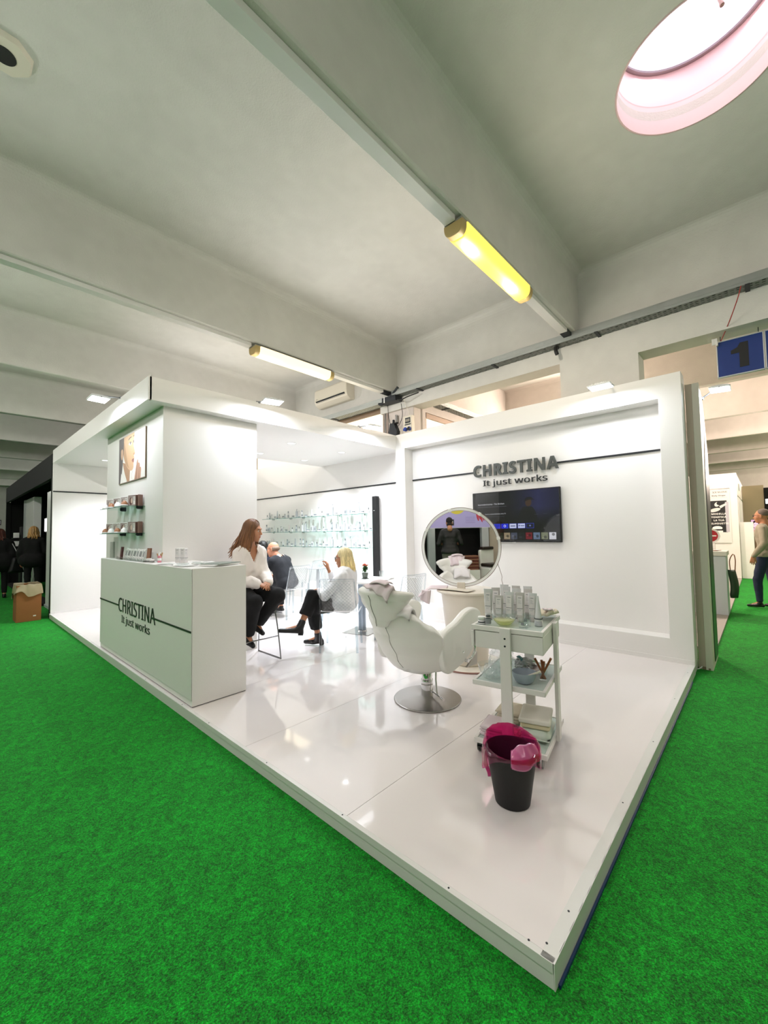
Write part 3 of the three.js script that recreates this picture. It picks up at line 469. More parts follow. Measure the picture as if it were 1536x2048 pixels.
{
  const protos = {}, lv = [[1.822, 'top', 'ttttdd jbj', 0], [1.511, 'middle', '', 1], [1.2, 'bottom', '', 2]];
  const secs = [[-8.75, -7.6, 'far', 10], [-7.57, -6.4, 'central', 10], [-6.34, -5.19, 'near', 9]];
  const plans = { // kind by kind, as each shelf shows them
    top_far: 'dtcjtdjdbj', middle_far: 'bcdtdbcjtd', bottom_far: 'dctjcdtbdj', top_central: 'ptbjttjpdj', middle_central: 'bdppjccjdj', bottom_central: 'tbbdjcdjdj', top_near: 'pjtccjpjd', middle_near: 'bCcpcjbdj', bottom_near: 'pttbpcjjd',
  };
  const key = { b: 'bottle', t: 'tube', j: 'jar', d: 'dropper', p: 'pump', c: 'carton', C: 'carton' };
  for (const [y, lev] of lv) for (const [x0, x1, sec, n] of secs) {
    const t = thing('glass_shelf', `${lev} glass shelf of the ${sec} section on the back wall`, 'shelf', [(x0 + x1) / 2, y, -5.4]);
    const w = x1 - x0;
    mesh('pane', box(w, .008, .2, 0, -.008, .105, .001), M.glassShelf, t); mesh('edge', box(w, .008, .0014, 0, -.008, .2055, 0), M.glassEdge, t);
    for (const x of [-.32 * w, .3 * w]) mesh('clamp', [new THREE.CylinderGeometry(.017, .017, .05, 16).rotateX(Math.PI / 2).translate(x, -.014, .026), new THREE.CylinderGeometry(.012, .012, .01, 16).rotateX(Math.PI / 2).translate(x, -.014, .056)], M.steel, t);
    const plan = plans[`${lev}_${sec}`]; const count = {};
    [...plan].forEach((c, i) => {
      const k = key[c], K = PK[k]; count[k] = (count[k] || 0) + 1;
      const many = [...plan].filter(q => key[q] === k).length;
      const label = `${K.words}, ${many > 1 ? ['first', 'second', 'third', 'fourth', 'fifth'][count[k] - 1] + ' from the left' : 'only one'} on the ${sec} ${lev} shelf`;
      const m = tones[(i * 7 + sec.length + lev.length) % 3], pk = k + tones.indexOf(m);
      const px = x0 + (i + .55) * w / n + rr(-.015, .015), pz = -5.285 + rr(-.02, .03);
      let o;
      if (!protos[pk]) { o = thing(`product_${k}`, label, K.cat, [px, y, pz], rr(-.4, .4), `products on the ${lev} ${sec} shelf`); K.make(o, m); protos[pk] = o; }
      else o = dup(protos[pk], [px, y, pz], rr(-.4, .4), label, `products on the ${lev} ${sec} shelf`);
      const s = rr(.85, 1.2); if (o !== protos[pk]) o.scale.set(1, s, 1);
      if (c === 'C') o.scale.set(1.5, 1.75, .6);
    });
  }
}
{
  const t = thing('speaker_column', 'slim black upright column against the wall beside the product shelves', 'column', [-5.12, TOP, -5.33]);
  mesh('body', box(.1, 2.03, .09, 0, .012, 0, .008), M.black, t); mesh('base', box(.2, .014, .14, 0, 0, 0, .004), M.black, t); mesh('marker', box(.03, .006, .004, 0, 1.78, .046, .001), M.paper, t);
}
// ---------------------------------------------------------------- soft padded surfaces
// f(u, v) is the middle surface, th its thickness; the rim is rounded
function padded(f, nu, nv, th, round = .12, closeU = false) {
  const pos = [], idx = [], W = nu + 1, H = nv + 1, eps = 1e-3;
  const nrm = (u, v) => { const a = f(Math.min(1, u + eps), v).sub(f(Math.max(0, u - eps), v)), b = f(u, Math.min(1, v + eps)).sub(f(u, Math.max(0, v - eps))); return a.cross(b).normalize(); };
  const edge = (t) => { const d = Math.min(t, 1 - t) / round; return d >= 1 ? 1 : Math.sqrt(Math.max(0, 1 - (1 - d) * (1 - d))); };
  const T = typeof th === 'function' ? th : () => th;
  const dist = (i, n) => { const t = i / n; return t; };
  for (const side of [1, -1]) for (let j = 0; j <= nv; j++) for (let i = 0; i <= nu; i++) {
    const u = dist(i, nu), v = dist(j, nv), p = f(u, v), e = (closeU ? 1 : edge(u)) * edge(v);
    p.addScaledVector(nrm(u, v), side * T(u, v) / 2 * e); pos.push(p.x, p.y, p.z);
  }
  const off = W * H;
  for (let j = 0; j < nv; j++) for (let i = 0; i < nu; i++) { const a = j * W + i, b = a + 1, c = a + W, d = c + 1; idx.push(a, b, c, b, d, c, off + a, off + c, off + b, off + b, off + c, off + d); }
  let g = new THREE.BufferGeometry(); g.setAttribute('position', new THREE.Float32BufferAttribute(pos, 3)); g.setIndex(idx);
  g = mergeVertices(g, 1e-5); g.computeVertexNormals(); return g;
}
const lerp = (a, b, t) => a + (b - a) * t;
function curveY(pts) { const c = new THREE.CatmullRomCurve3(pts.map(p => V(p[0], p[1], p[2] || 0)), false, 'centripetal'); return t => c.getPoint(clamp(t, 0, 1)); }
function piece(tab, t) { for (let i = 1; i < tab.length; i++) if (t <= tab[i][0]) { const s = (t - tab[i - 1][0]) / (tab[i][0] - tab[i - 1][0]), q = s * s * (3 - 2 * s); return lerp(tab[i - 1][1], tab[i][1], q); } return tab[tab.length - 1][1]; }

// ---------------------------------------------------------------- salon chair: front is +z here, turned to face the vanity
{
  const t = thing('salon_chair', 'white upholstered salon chair with winged headrest on a round steel base', 'chair', [-2.124, TOP, -2.80], Math.PI);
  // heights below are above the raised floor
  mesh('base', lathe([[0, 0], [.272, 0], [.28, .004], [.28, .01], [.272, .014], [.15, .022], [.06, .03], [.05, .034], [0, .034]], 64), M.brushed, t);
  mesh('column', [lathe([[.05, .03], [.05, .12], [.044, .124], [.044, .285], [0, .285]], 28), lathe([[.041, .12], [.051, .125], [.051, .165], [.041, .17]], 28)], M.chrome, t);
  const pd = mesh('pump_pedal', [tube([[.045, .25, 0], [.075, .245, -.02], [.085, .16, -.01], [.1, .075, .0], [.11, .06, .0]], .008, 24, 8)], M.chrome, t);
  mesh('pedal_bar', [rod([-.02, .058, -.06], [.19, .062, .05], .007), rod([.17, .062, .04], [.205, .062, .06], .011)].map(g => g.rotateY(Math.PI)), M.chrome, t);
  pd.rotation.y = Math.PI;
  mesh('underframe', [box(.3, .03, .34, 0, .285, .0, .01), box(.12, .02, .12, 0, .27, 0, .005)], M.darkMetal, t);
  const seatTop = .52;
  mesh('seat', padded((u, v) => V(lerp(-.262, .262, u), seatTop - .075 - .02 * Math.sin(Math.PI * u) * Math.sin(Math.PI * v) + (v > .85 ? -(v - .85) * .18 : 0), lerp(-.24, .36, v)), 20, 20, .15, .2), M.vinyl, t);
  // back shell wrapping round: profile up the middle, spread sideways
  const prof = curveY([[.34, -.10], [.305, -.185], [.355, -.29], [.44, -.345], [.6, -.425], [.74, -.485], [.86, -.535]]); // y above floor, z (behind is -z)
  const topE = a => piece([[-1, .60], [-.8, .70], [-.5, .80], [-.3, .83], [-.12, .80], [0, .72], [.12, .80], [.3, .83], [.5, .80], [.8, .70], [1, .60]], a);
  const shell = (u, v) => {
    const a = u * 2 - 1, yb = .30 + .05 * a * a, y1 = topE(a), y = lerp(yb, y1, v);
    // middle profile z at this height
    const zc = piece([[.2, -.06], [.28, -.15], [.34, -.265], [.44, -.335], [.6, -.42], [.74, -.475], [.9, -.53]], y);
    const hw = piece([[.2, .17], [.29, .21], [.37, .285], [.5, .325], [.7, .335], [.9, .30]], y), ang = a * 1.15;
    const wrap = (1 - Math.cos(ang)) * .36 * piece([[.2, .3], [.4, .85], [.7, 1], [.9, .8]], y);
    return V(hw * Math.sin(ang) / Math.sin(1.15), y, zc + wrap);
  };
  mesh('back_shell', padded(shell, 44, 26, .085, .07), M.vinyl, t);
  const seam = (f, a, v0, v1, o) => { const p = []; for (let i = 0; i <= 14; i++) { const v = lerp(v0, v1, i / 14), q = f((a + 1) / 2, v), q2 = f((a + 1) / 2 + .01, v), q3 = f((a + 1) / 2, Math.min(1, v + .01)), n = q2.sub(q).cross(q3.sub(q.clone())).normalize(); if (n.z > 0) n.negate(); q.addScaledVector(n, o); p.push([q.x, q.y, q.z]); } return tube(p, .0022, 30, 5); };
  mesh('seam', seam(shell, 0, .12, .95, .0425), M.vinylSeam, t);
  // winged headrest: narrow at the neck, flaring to two wings
  const head = (u, v) => {
    const a = u * 2 - 1, y = lerp(.70, 1.0, v) - .0 * a * a + (v > .5 ? -.035 * a * a * (v - .5) * 2 : 0), hw = piece([[0, .05], [.15, .075], [.4, .15], [.7, .225], [.9, .262], [1, .255]], v);
    return V(hw * a, y, piece([[.6, -.50], [.75, -.555], [.9, -.61], [1.02, -.655]], y) + .15 * a * a * piece([[0, .1], [.5, .7], [1, 1]], v));
  };
  mesh('headrest', padded(head, 30, 22, (u, v) => .10 - .03 * Math.abs(u * 2 - 1), .14), M.vinyl, t);
  mesh('seam', seam(head, 0, .08, .9, .051), M.vinylSeam, t);
  for (const s of [-1, 1]) { // side arms
    const sh = new THREE.Shape(); const P = [[.20, .35], [.235, .60], [.05, .675], [-.10, .74], [-.20, .745], [-.285, .70], [-.245, .57], [-.16, .46], [-.06, .395], [.08, .355]];
    const cr = new THREE.CatmullRomCurve3(P.map(p => V(p[0], p[1], 0)), true, 'centripetal'); sh.setFromPoints(cr.getPoints(60).map(p => new THREE.Vector2(p.x, p.y)));
    const g = extrude(sh, .024, .02, 4).rotateY(Math.PI / 2);   // shape x -> -z
    mesh('armrest', toCreasedNormals(g, 1.0).translate(s * .316 - .012, 0, .015), M.vinyl, t);
    mesh('hinge_strip', padded((u, v) => V(s * lerp(.29, .332, u), lerp(.37, .54, v), -.215 + .012 * Math.sin(v * 3.1)), 6, 12, .016, .3), M.leatherBrown, t);
  }
  mesh('lever', [tube([[-.372, .545, .135], [-.376, .5, .15], [-.376, .44, .145], [-.374, .395, .11], [-.368, .378, .06]], .009, 24, 8), new THREE.CylinderGeometry(.014, .014, .03, 14).rotateZ(Math.PI / 2).translate(-.362, .376, .05)], M.chrome, t);
  mesh('lever_plate', extrude([[-.24, .30], [-.24, .40], [-.08, .31]], .012, .002, 1).rotateY(Math.PI / 2).translate(-.34, 0, 0), M.brushed, t);
  mesh('bolt', lathe([[0, 0], [.011, 0], [.011, .004], [.006, .006], [0, .006]], 16).rotateZ(Math.PI / 2).translate(-.362, .455, .0), M.chrome, t);
}
// towels
function towelMat(c) { return std(c, .95, { bumpMap: rep(fineNoise, 4), bumpScale: .003, side: THREE.DoubleSide }); }
M.towelPink = towelMat(0xe6d6da); M.towelWhite = towelMat(0xe9e4e4);
{
  const t = thing('towel', 'pinkish white towel folded over the headrest of the salon chair', 'towel', [-2.055, 1.075, -2.185], .1);
  mesh('cloth', padded((u, v) => { const q = v * 2 - 1, a = u * 2 - 1; return V(.115 * a + .01 * Math.sin(q * 5), .046 - .105 * q * q * (q > 0 ? .55 + .5 * a : 1.3) + .006 * Math.sin(a * 7 + q * 3) - .02 * a * a, .07 * q + .006 * Math.sin(a * 9)); }, 24, 24, .012, .05), M.towelPink, t);
  mesh('fold', padded((u, v) => V(lerp(-.08, .09, u), .052 + .014 * Math.sin(u * 3.1) - .06 * (v - .5) * (v - .5), lerp(-.05, .045, v) + .02 * u), 16, 12, .012, .1), M.towelPink, t);
  const s = thing('towel', 'white towel lying over the far arm side of the salon chair back', 'towel', [-2.02, .92, -2.34], .3);
  mesh('cloth', padded((u, v) => { const a = u * 2 - 1, b = v * 2 - 1; return V(.115 * a, .03 - .1 * b * b * (b < 0 ? 1.2 : .7) - .03 * a * a + .008 * Math.sin(a * 6 + b * 4), .085 * b); }, 22, 22, .02, .08), M.towelWhite, s);
}
// ---------------------------------------------------------------- vanity with round mirror
{
  const c = [-2.35, TOP, -3.83];
  const t = thing('vanity_unit', 'cream round pedestal vanity with a thin tray top', 'vanity', c);
  mesh('foot_ring', lathe([[0, 0], [.352, 0], [.358, .004], [.358, .016], [.35, .02], [0, .02]], 56), M.cream, t); mesh('foot_edge', lathe([[.3585, .002], [.3595, .01], [.3585, .018]], 56), M.rose, t);
  mesh('pedestal', lathe([[0, .02], [.2, .02], [.205, .03], [.235, .4], [.27, .745], [.272, .752], [0, .752]], 56), M.cream, t);
  mesh('tray_top', lathe([[0, .752], [.31, .752], [.318, .757], [.318, .77], [.312, .775], [.05, .778], [0, .778]], 56), M.cream, t);
  mesh('dish', padded((u, v) => V(lerp(-.2, .16, u), .786 + .004 * Math.sin(u * 3.1), lerp(.08, .24, v)), 12, 6, .01, .2), M.cream, t);
}
{
  const n = 23 * Math.PI / 180, t = thing('vanity_mirror', 'round mirror on a clear glass disc standing on the vanity', 'mirror', [-2.397, 1.312, -3.8], n);
  mesh('glass_disc', new THREE.CylinderGeometry(.425, .425, .008, 80).rotateX(Math.PI / 2).translate(0, 0, -.004), M.glass, t);
  mesh('mirror_face', new THREE.CircleGeometry(.392, 80).translate(0, 0, .0045), M.mirror, t);
  mesh('mirror_back', new THREE.CylinderGeometry(.393, .393, .005, 80).rotateX(Math.PI / 2).translate(0, 0, .0016), M.paper, t);
  mesh('rim', new THREE.TorusGeometry(.425, .0028, 6, 96), M.rimBrown, t); mesh('inner_rim', new THREE.TorusGeometry(.394, .0022, 6, 96).translate(0, 0, .003), M.rimBrown, t);
  mesh('light_band', new THREE.RingGeometry(.396, .421, 96).translate(0, 0, .0012), phys(0xfbfaf7, .4, { transmission: .2, thickness: 0 }), t);
  for (const a of [.55, 1.35, -.25, -1.1]) mesh('tab', box(.03, .035, .014, 0, -.0175, 0, .003).translate(0, .41, .004).rotateZ(-a), M.paper, t);
  mesh('stem', [box(.085, .075, .05, 0, -.452, -.01, .006)], M.cream, t);
}
{
  const t = thing('towel', 'striped white towel hanging over the outer rim of the vanity tray', 'towel', [-2.62, .868, -3.66], .55);
  mesh('cloth', padded((u, v) => { const a = u * 2 - 1; return V(lerp(.12, -.19, v), .012 + .01 * Math.sin(a * 4) - (v > .6 ? (v - .6) * .22 : 0), .1 * a + .02 * v); }, 20, 24, .012, .06), M.towelPink, t);
  mesh('hanging_corner', padded((u, v) => V(lerp(-.05, -.15, u) - .02 * v, -.005 - .15 * v * (1 - .3 * u), .1 + .012 * Math.sin(u * 6) + .01), 12, 14, .01, .08), M.towelPink, t);
}
single('power_cord', tube([[-2.06, 1.16, -3.97], [-2.05, 1.0, -4.05], [-2.12, .9, -4.2], [-2.1, .5, -4.4], [-2.0, .12, -4.8], [-2.1, .093, -5.1]], .0028, 40, 6), M.rimBrown, 'thin cord running down behind the vanity mirror', 'cord');
// ---------------------------------------------------------------- salon trolley, and what stands on its three trays
const TR = new THREE.Matrix4().makeRotationY(.178).premultiply(new THREE.Matrix4().makeTranslation(-1.231, TOP, -2.635));
const onTray = (x, y, z) => V(x, y, z).applyMatrix4(TR).toArray();
const TA = .178, W2 = .22, D2 = .28, Y1 = .80, Y2 = .455, Y3 = .095; // tray surfaces above the raised floor
{
  const t = thing('salon_trolley', 'pale three-tier wooden salon trolley with glass trays and black castors', 'trolley', [-1.231, TOP, -2.635], TA);
  const tray = (y, name) => {
    mesh(name, [bx(-W2, W2, y - .026, y + .004, D2 - .018, D2), bx(-W2, W2, y - .026, y + .004, -D2, -D2 + .018), bx(-W2, -W2 + .018, y - .026, y + .004, -D2 + .018, D2 - .018), bx(W2 - .018, W2, y - .026, y + .004, -D2 + .018, D2 - .018), bx(-W2 + .016, W2 - .016, y - .014, y - .008, -D2 + .016, D2 - .016, .001)], M.trolley, t);
    mesh('glass_plate', bx(-W2 + .019, W2 - .019, y - .0075, y - .001, -D2 + .019, D2 - .019, .001), M.frosted, t);
  };
  tray(Y1, 'top_tray'); tray(Y2, 'middle_tray'); tray(Y3, 'bottom_tray');
  const d = mesh('drawer', [bx(-W2 + .022, W2 - .004, Y1 - .135, Y1 - .03, -D2 + .03, D2 - .006, .004)], M.trolley, t);
  mesh('drawer_front', bx(-W2 - .002, -W2 + .016, Y1 - .132, Y1 - .032, -D2 + .02, D2 - .002, .003), M.trolley, t);
  const post = (x, z, w, dd) => mesh('post', bx(x - w / 2, x + w / 2, Y3 - .03, Y1 + .006, z - dd / 2, z + dd / 2, .003), M.trolley, t);
  const pf = post(.0, D2 + .0115, .066, .022); post(.0, -D2 - .0115, .066, .022); post(W2 + .0115, -.03, .022, .066);
  for (const y of [Y1 - .055, Y1 - .1]) mesh('screw', new THREE.CylinderGeometry(.006, .006, .003, 12).rotateX(Math.PI / 2).translate(0, y, D2 + .0235), M.darkMetal, t);
  for (const [x, z] of [[-W2 + .03, D2 - .06], [W2 - .05, D2 - .06], [-W2 + .03, -D2 + .06], [W2 - .05, -D2 + .06]]) {
    const c = mesh('castor', [new THREE.CylinderGeometry(.031, .031, .012, 24).rotateZ(Math.PI / 2).translate(x - .011, .031, z + .012), new THREE.CylinderGeometry(.031, .031, .012, 24).rotateZ(Math.PI / 2).translate(x + .011, .031, z + .012)], M.blackGloss, t);
    mesh('hood', [new THREE.CylinderGeometry(.034, .034, .034, 20, 1, false, 0, Math.PI).rotateZ(Math.PI / 2).translate(x, .036, z + .012), cyl(.009, .009, .02, x, .05, z, 12)], M.blackGloss, c);
  }
}
function onTrolley(name, label, cat, p, turn = 0, group) { return thing(name, label, cat, onTray(...p), TA + turn, group); }
// tubes and bottles packed on the top tray
const tubeFace = std(0xffffff, .45, { map: tubeTex });
function bigTube(label, x, z, h, turn, tone, w = .03) {
  const t = onTrolley('cream_tube', label, 'tube', [x, Y1, z], turn, 'tubes on the trolley');
  mesh('body', taper(.024, .024, .004, w, h - .028).translate(0, .028, 0), tone, t); mesh('cap', lathe([[0, 0], [.022, 0], [.0225, .002], [.0225, .028], [0, .028]], 18), M.prodPale, t);
  const f = mesh('print', new THREE.PlaneGeometry(.036, h * .66), tubeFace, t); f.position.set(0, .028 + h * .42, .0178); f.rotation.x = -.095;
  return t;
}
{
  const P = M.prodWhite, G = M.prodPale, Q = M.prodGrey, rowsT = [
    [-.175, .06, .205, .1, P, 'outer end of the front row, black ring'], [-.105, .05, .165, .05, G, 'front row behind the yellow glass bowl, left'], [-.038, .035, .19, -.05, P, 'front row, tallest in the middle'], [.03, .03, .19, .05, G, 'front row right of the middle one'],
    [.1, -.01, .185, -.1, P, 'second row behind the beakers'], [-.16, -.06, .2, .2, G, 'second row at the outer end'], [-.09, -.07, .21, 0, P, 'second row, second from the outer end'], [-.02, -.075, .2, .1, P, 'second row in the middle'], [.055, -.08, .2, -.1, G, 'second row beside the middle one'],
    [-.13, -.165, .21, .1, P, 'back row at the outer end'], [-.05, -.175, .205, 0, G, 'back row in the middle'], [.03, -.18, .205, .1, P, 'back row near the post']];
  rowsT.forEach(([x, z, h, a, m, lab]) => bigTube(`white printed cream tube on the trolley, ${lab}`, x, z, h, a, m));
  const big = onTrolley('cream_tube', 'grey pointed cream tube with dark edge at the right of the trolley top', 'tube', [.158, Y1, .105], -.7, 'tubes on the trolley');
  mesh('body', taper(.025, .022, .003, .006, .155).translate(0, .032, 0), P, big); mesh('cap', lathe([[0, 0], [.0235, 0], [.024, .003], [.024, .032], [0, .032]], 18), Q, big); mesh('ring', lathe([[.0252, .044], [.0252, .05]], 18), M.capDark, big);
  const b = onTrolley('glass_bowl', 'clear glass bowl of pale yellow liquid at the front of the trolley top', 'bowl', [-.035, Y1, .185]);
  mesh('glass', lathe([[0, 0], [.04, 0], [.062, .022], [.078, .06], [.083, .088], [.0805, .0885], [.0755, .061], [.0595, .025], [.039, .004], [0, .004]], 40), M.glass, b);
  mesh('liquid', lathe([[0, .0045], [.0388, .0045], [.0585, .025], [.0665, .038], [0, .038]], 36), M.yellowLiquid, b);
  for (const [x, z, h, r, lab] of [[.095, .14, .075, .027, 'left of the grey tube'], [.09, .2, .055, .03, 'low one before the grey tube']]) { const g = onTrolley('glass_beaker', `small clear glass beaker on the trolley top, ${lab}`, 'beaker', [x, Y1, z]); mesh('glass', lathe([[0, 0], [r * .92, 0], [r, .004], [r, h], [r - .002, h], [r - .002, .005], [0, .005]], 28), M.glass, g); mesh('scale', box(.018, .016, .0006, 0, h * .4, r + .0006, 0), M.capGrey, g); }
  const j = onTrolley('cream_jar', 'white screw-lid jar at the front corner of the trolley top', 'jar', [-.172, Y1, .215]); mesh('pot', lathe([[0, 0], [.022, 0], [.023, .002], [.023, .028], [0, .028]], 24), P, j); mesh('lid', lathe([[0, .029], [.0225, .029], [.0225, .046], [.021, .048], [0, .048]], 24), M.paper, j); mesh('print', lathe([[.0234, .010], [.0234, .018]], 24), M.capDark, j);
  const v = onTrolley('vial', 'small labelled vial with dark cap ring beside the jar on the trolley', 'vial', [-.128, Y1, .215]); mesh('body', lathe([[0, 0], [.017, 0], [.018, .003], [.018, .045], [.009, .055], [.009, .06], [0, .06]], 20), M.glass, v); mesh('label', lathe([[.0184, .008], [.0184, .04]], 20), M.capGrey, v); mesh('cap', lathe([[0, .05], [.014, .05], [.014, .058], [.01, .062], [0, .062]], 20), M.capDark, v);
  const c = onTrolley('cleaning_cloth', 'crumpled cream cloth with pink trim at the back of the trolley top', 'cloth', [.16, Y1 + .004, -.13]);
  mesh('cloth', padded((u, w) => V(lerp(-.05, .065, u), .02 + .026 * N1(u * 5, w * 5, 3) + .03 * u * w, lerp(-.1, .11, w)), 18, 18, .022, .1), M.creamCloth, c); mesh('trim', padded((u, w) => V(lerp(.0, .06, u), .05 + .02 * N1(u * 5, w * 4, 5) + .025 * w, lerp(.02, .12, w)), 10, 10, .012, .1), M.towelPink, c);
}
// middle tray
function crumpled(r, seed, fl = 1) { // crumpled film: a dented ball
  const g0 = new THREE.IcosahedronGeometry(r, 6), p = g0.attributes.position, n = vnoise(seed);
  for (let i = 0; i < p.count; i++) { const v = V(p.getX(i), p.getY(i), p.getZ(i)), q = v.clone().normalize(); const k = .62 + .75 * Math.abs(n(q.x * 2.6 + 9, q.y * 2.6 + 9, q.z * 2.6 + 9) - .5) + .35 * Math.abs(n(q.x * 6 + 19, q.y * 6 + 19, q.z * 6 + 19) - .5); v.multiplyScalar(k); v.y *= fl; p.setXYZ(i, v.x, v.y, v.z); }
  g0.deleteAttribute('uv'); g0.deleteAttribute('normal'); const m = mergeVertices(g0, 1e-5); m.computeVertexNormals(); return toCreasedNormals(m, .5);
}
{
  const b = onTrolley('glass_bowl', 'large clear glass bowl stuffed with crumpled film on the middle tray', 'bowl', [-.125, Y2, .19]);
  mesh('glass', lathe([[0, 0], [.034, 0], [.06, .02], [.078, .055], [.086, .088], [.0835, .0885], [.0755, .056], [.057, .023], [.033, .004], [0, .004]], 40), M.glass, b);
  const f = onTrolley('crumpled_film', 'crumpled clear film inside the large glass bowl', 'film', [-.125, Y2 + .056, .19]); mesh('film', crumpled(.062, 5, .85), M.film, f);
  const f2 = onTrolley('plastic_bag', 'crumpled clear plastic bag behind the large glass bowl', 'bag', [-.11, Y2 + .075, .02]); mesh('film', crumpled(.105, 8, .95), M.film, f2);
  const k = onTrolley('mixing_bowl', 'blue grey rubber mixing bowl on the middle tray', 'bowl', [.075, Y2, .17]);
  mesh('bowl', lathe([[0, 0], [.035, 0], [.055, .015], [.068, .045], [.072, .07], [.0685, .0705], [.062, .045], [.048, .018], [0, .012]], 36), M.blueGrey, k);
  const br = onTrolley('spatula', 'pale mixing spatula resting in the blue grey bowl', 'spatula', [.075, Y2, .17]); mesh('handle', rod([-.02, .025, .01], [.105, .095, .03], .005, .006), M.cream, br); mesh('blade', padded((u, w) => V(lerp(-.045, -.012, u), .016 + .016 * u + .001, lerp(-.003, .02, w)), 8, 6, .005, .2), M.cream, br);
  const g = onTrolley('spatula_glass', 'small glass holding wooden spatulas at the right of the middle tray', 'glass', [.165, Y2, .06]); mesh('glass', lathe([[0, 0], [.024, 0], [.03, .065], [.0285, .065], [.023, .003], [0, .003]], 24), M.glass, g);
  [[-.045, .13, .01, 'leaning outward'], [-.004, .125, .012, 'upright broad one'], [.05, .14, -.005, 'leaning toward the post'], [.012, .12, .02, 'short one in front']].forEach(([x, y, z, lab], i) => { const s = onTrolley('wooden_spatula', `reddish brown wooden spatula in the small glass, ${lab}`, 'spatula', [.165, Y2, .06], 0, 'wooden spatulas'); mesh('blade', [rod([-x * .3, .005, -z * .5], [x, y, z], .0055, .0075)].map(q => q), M.spatulaWood, s); });
  const st = onTrolley('foil_pack', 'crumpled foil pouch with teal stripe at the back of the middle tray', 'pouch', [.03, Y2 + .045, -.05]); mesh('pouch', crumpled(.085, 13, .6), M.foil, st); mesh('stripe', padded((u, w) => V(lerp(-.05, .05, u), .05 - .05 * u + .01 * Math.sin(u * 9), lerp(.0, .04, w)), 12, 6, .008, .2), M.teal, st);
  const sw = onTrolley('cloth_strip', 'pinkish white cloth strip beside the foil pouch', 'cloth', [.10, Y2 + .012, -.02]); mesh('cloth', padded((u, w) => V(lerp(-.06, .06, u), .012 + .02 * N1(u * 6, w * 4, 8), lerp(-.05, .05, w)), 14, 12, .014, .1), M.towelPink, sw);
}
// bottom tray
{
  const stack = (name, label, x, z, w, d, n, h, m, group, y0 = 0, words = []) => { for (let i = 0; i < n; i++) { const t = onTrolley(name, `${label}, ${words[i] || 'upper one'}`, name === 'wipe_stack' ? 'wipes' : 'towel', [x + rr(-.006, .006), Y3 + y0 + i * h, z + rr(-.006, .006)], rr(-.08, .08), group); mesh('cloth', padded((u, v) => V(lerp(-w / 2, w / 2, u), h / 2 + .003 * N1(u * 4, v * 4, i), lerp(-d / 2, d / 2, v)), 10, 10, h * .96, .16), m, t); mesh('fold', padded((u, v) => V(lerp(-w / 2, w / 2, u), h * .5, d / 2 - .006 + .004 * Math.sin(v * 3.1)), 8, 4, h * .5, .3), m, t); } };
  stack('folded_towel', 'folded pink white towel on the bottom tray', -.115, .13, .17, .2, 3, .022, M.towelPink, 'towels on the bottom tray', 0, ['lowest', 'middle', 'topmost']);
  stack('folded_towel', 'folded cream towel at the back of the bottom tray', -.09, -.12, .18, .2, 3, .024, M.creamCloth, 'cream towels on the bottom tray', 0, ['lowest', 'middle', 'topmost']);
  const pk = onTrolley('wipe_pack', 'pale green pack under the stack of cream wipes', 'pack', [.105, Y3, .03], .05); mesh('pack', padded((u, v) => V(lerp(-.1, .1, u), .035, lerp(-.14, .14, v)), 10, 10, .068, .2), M.paleGreen, pk); mesh('seal', bx(-.1, .1, .03, .034, .132, .15, .001), M.paleGreen, pk);
  const ws = onTrolley('wipe_stack', 'thick block of cream cosmetic wipes on the bottom tray', 'wipes', [.105, Y3 + .071, .02], .12); mesh('upper_block', bx(-.095, .095, .03, .062, -.12, .125, .012), M.wipes, ws); mesh('lower_block', bx(-.085, .09, .0, .029, -.11, .115, .01), M.wipesDark, ws);
  const cc = onTrolley('headband', 'crumpled cream elastic headband beside the wipes', 'headband', [.01, Y3 + .012, .16]); mesh('band', crumpled(.055, 21, .7).translate(0, .02, 0), M.creamCloth, cc);
}
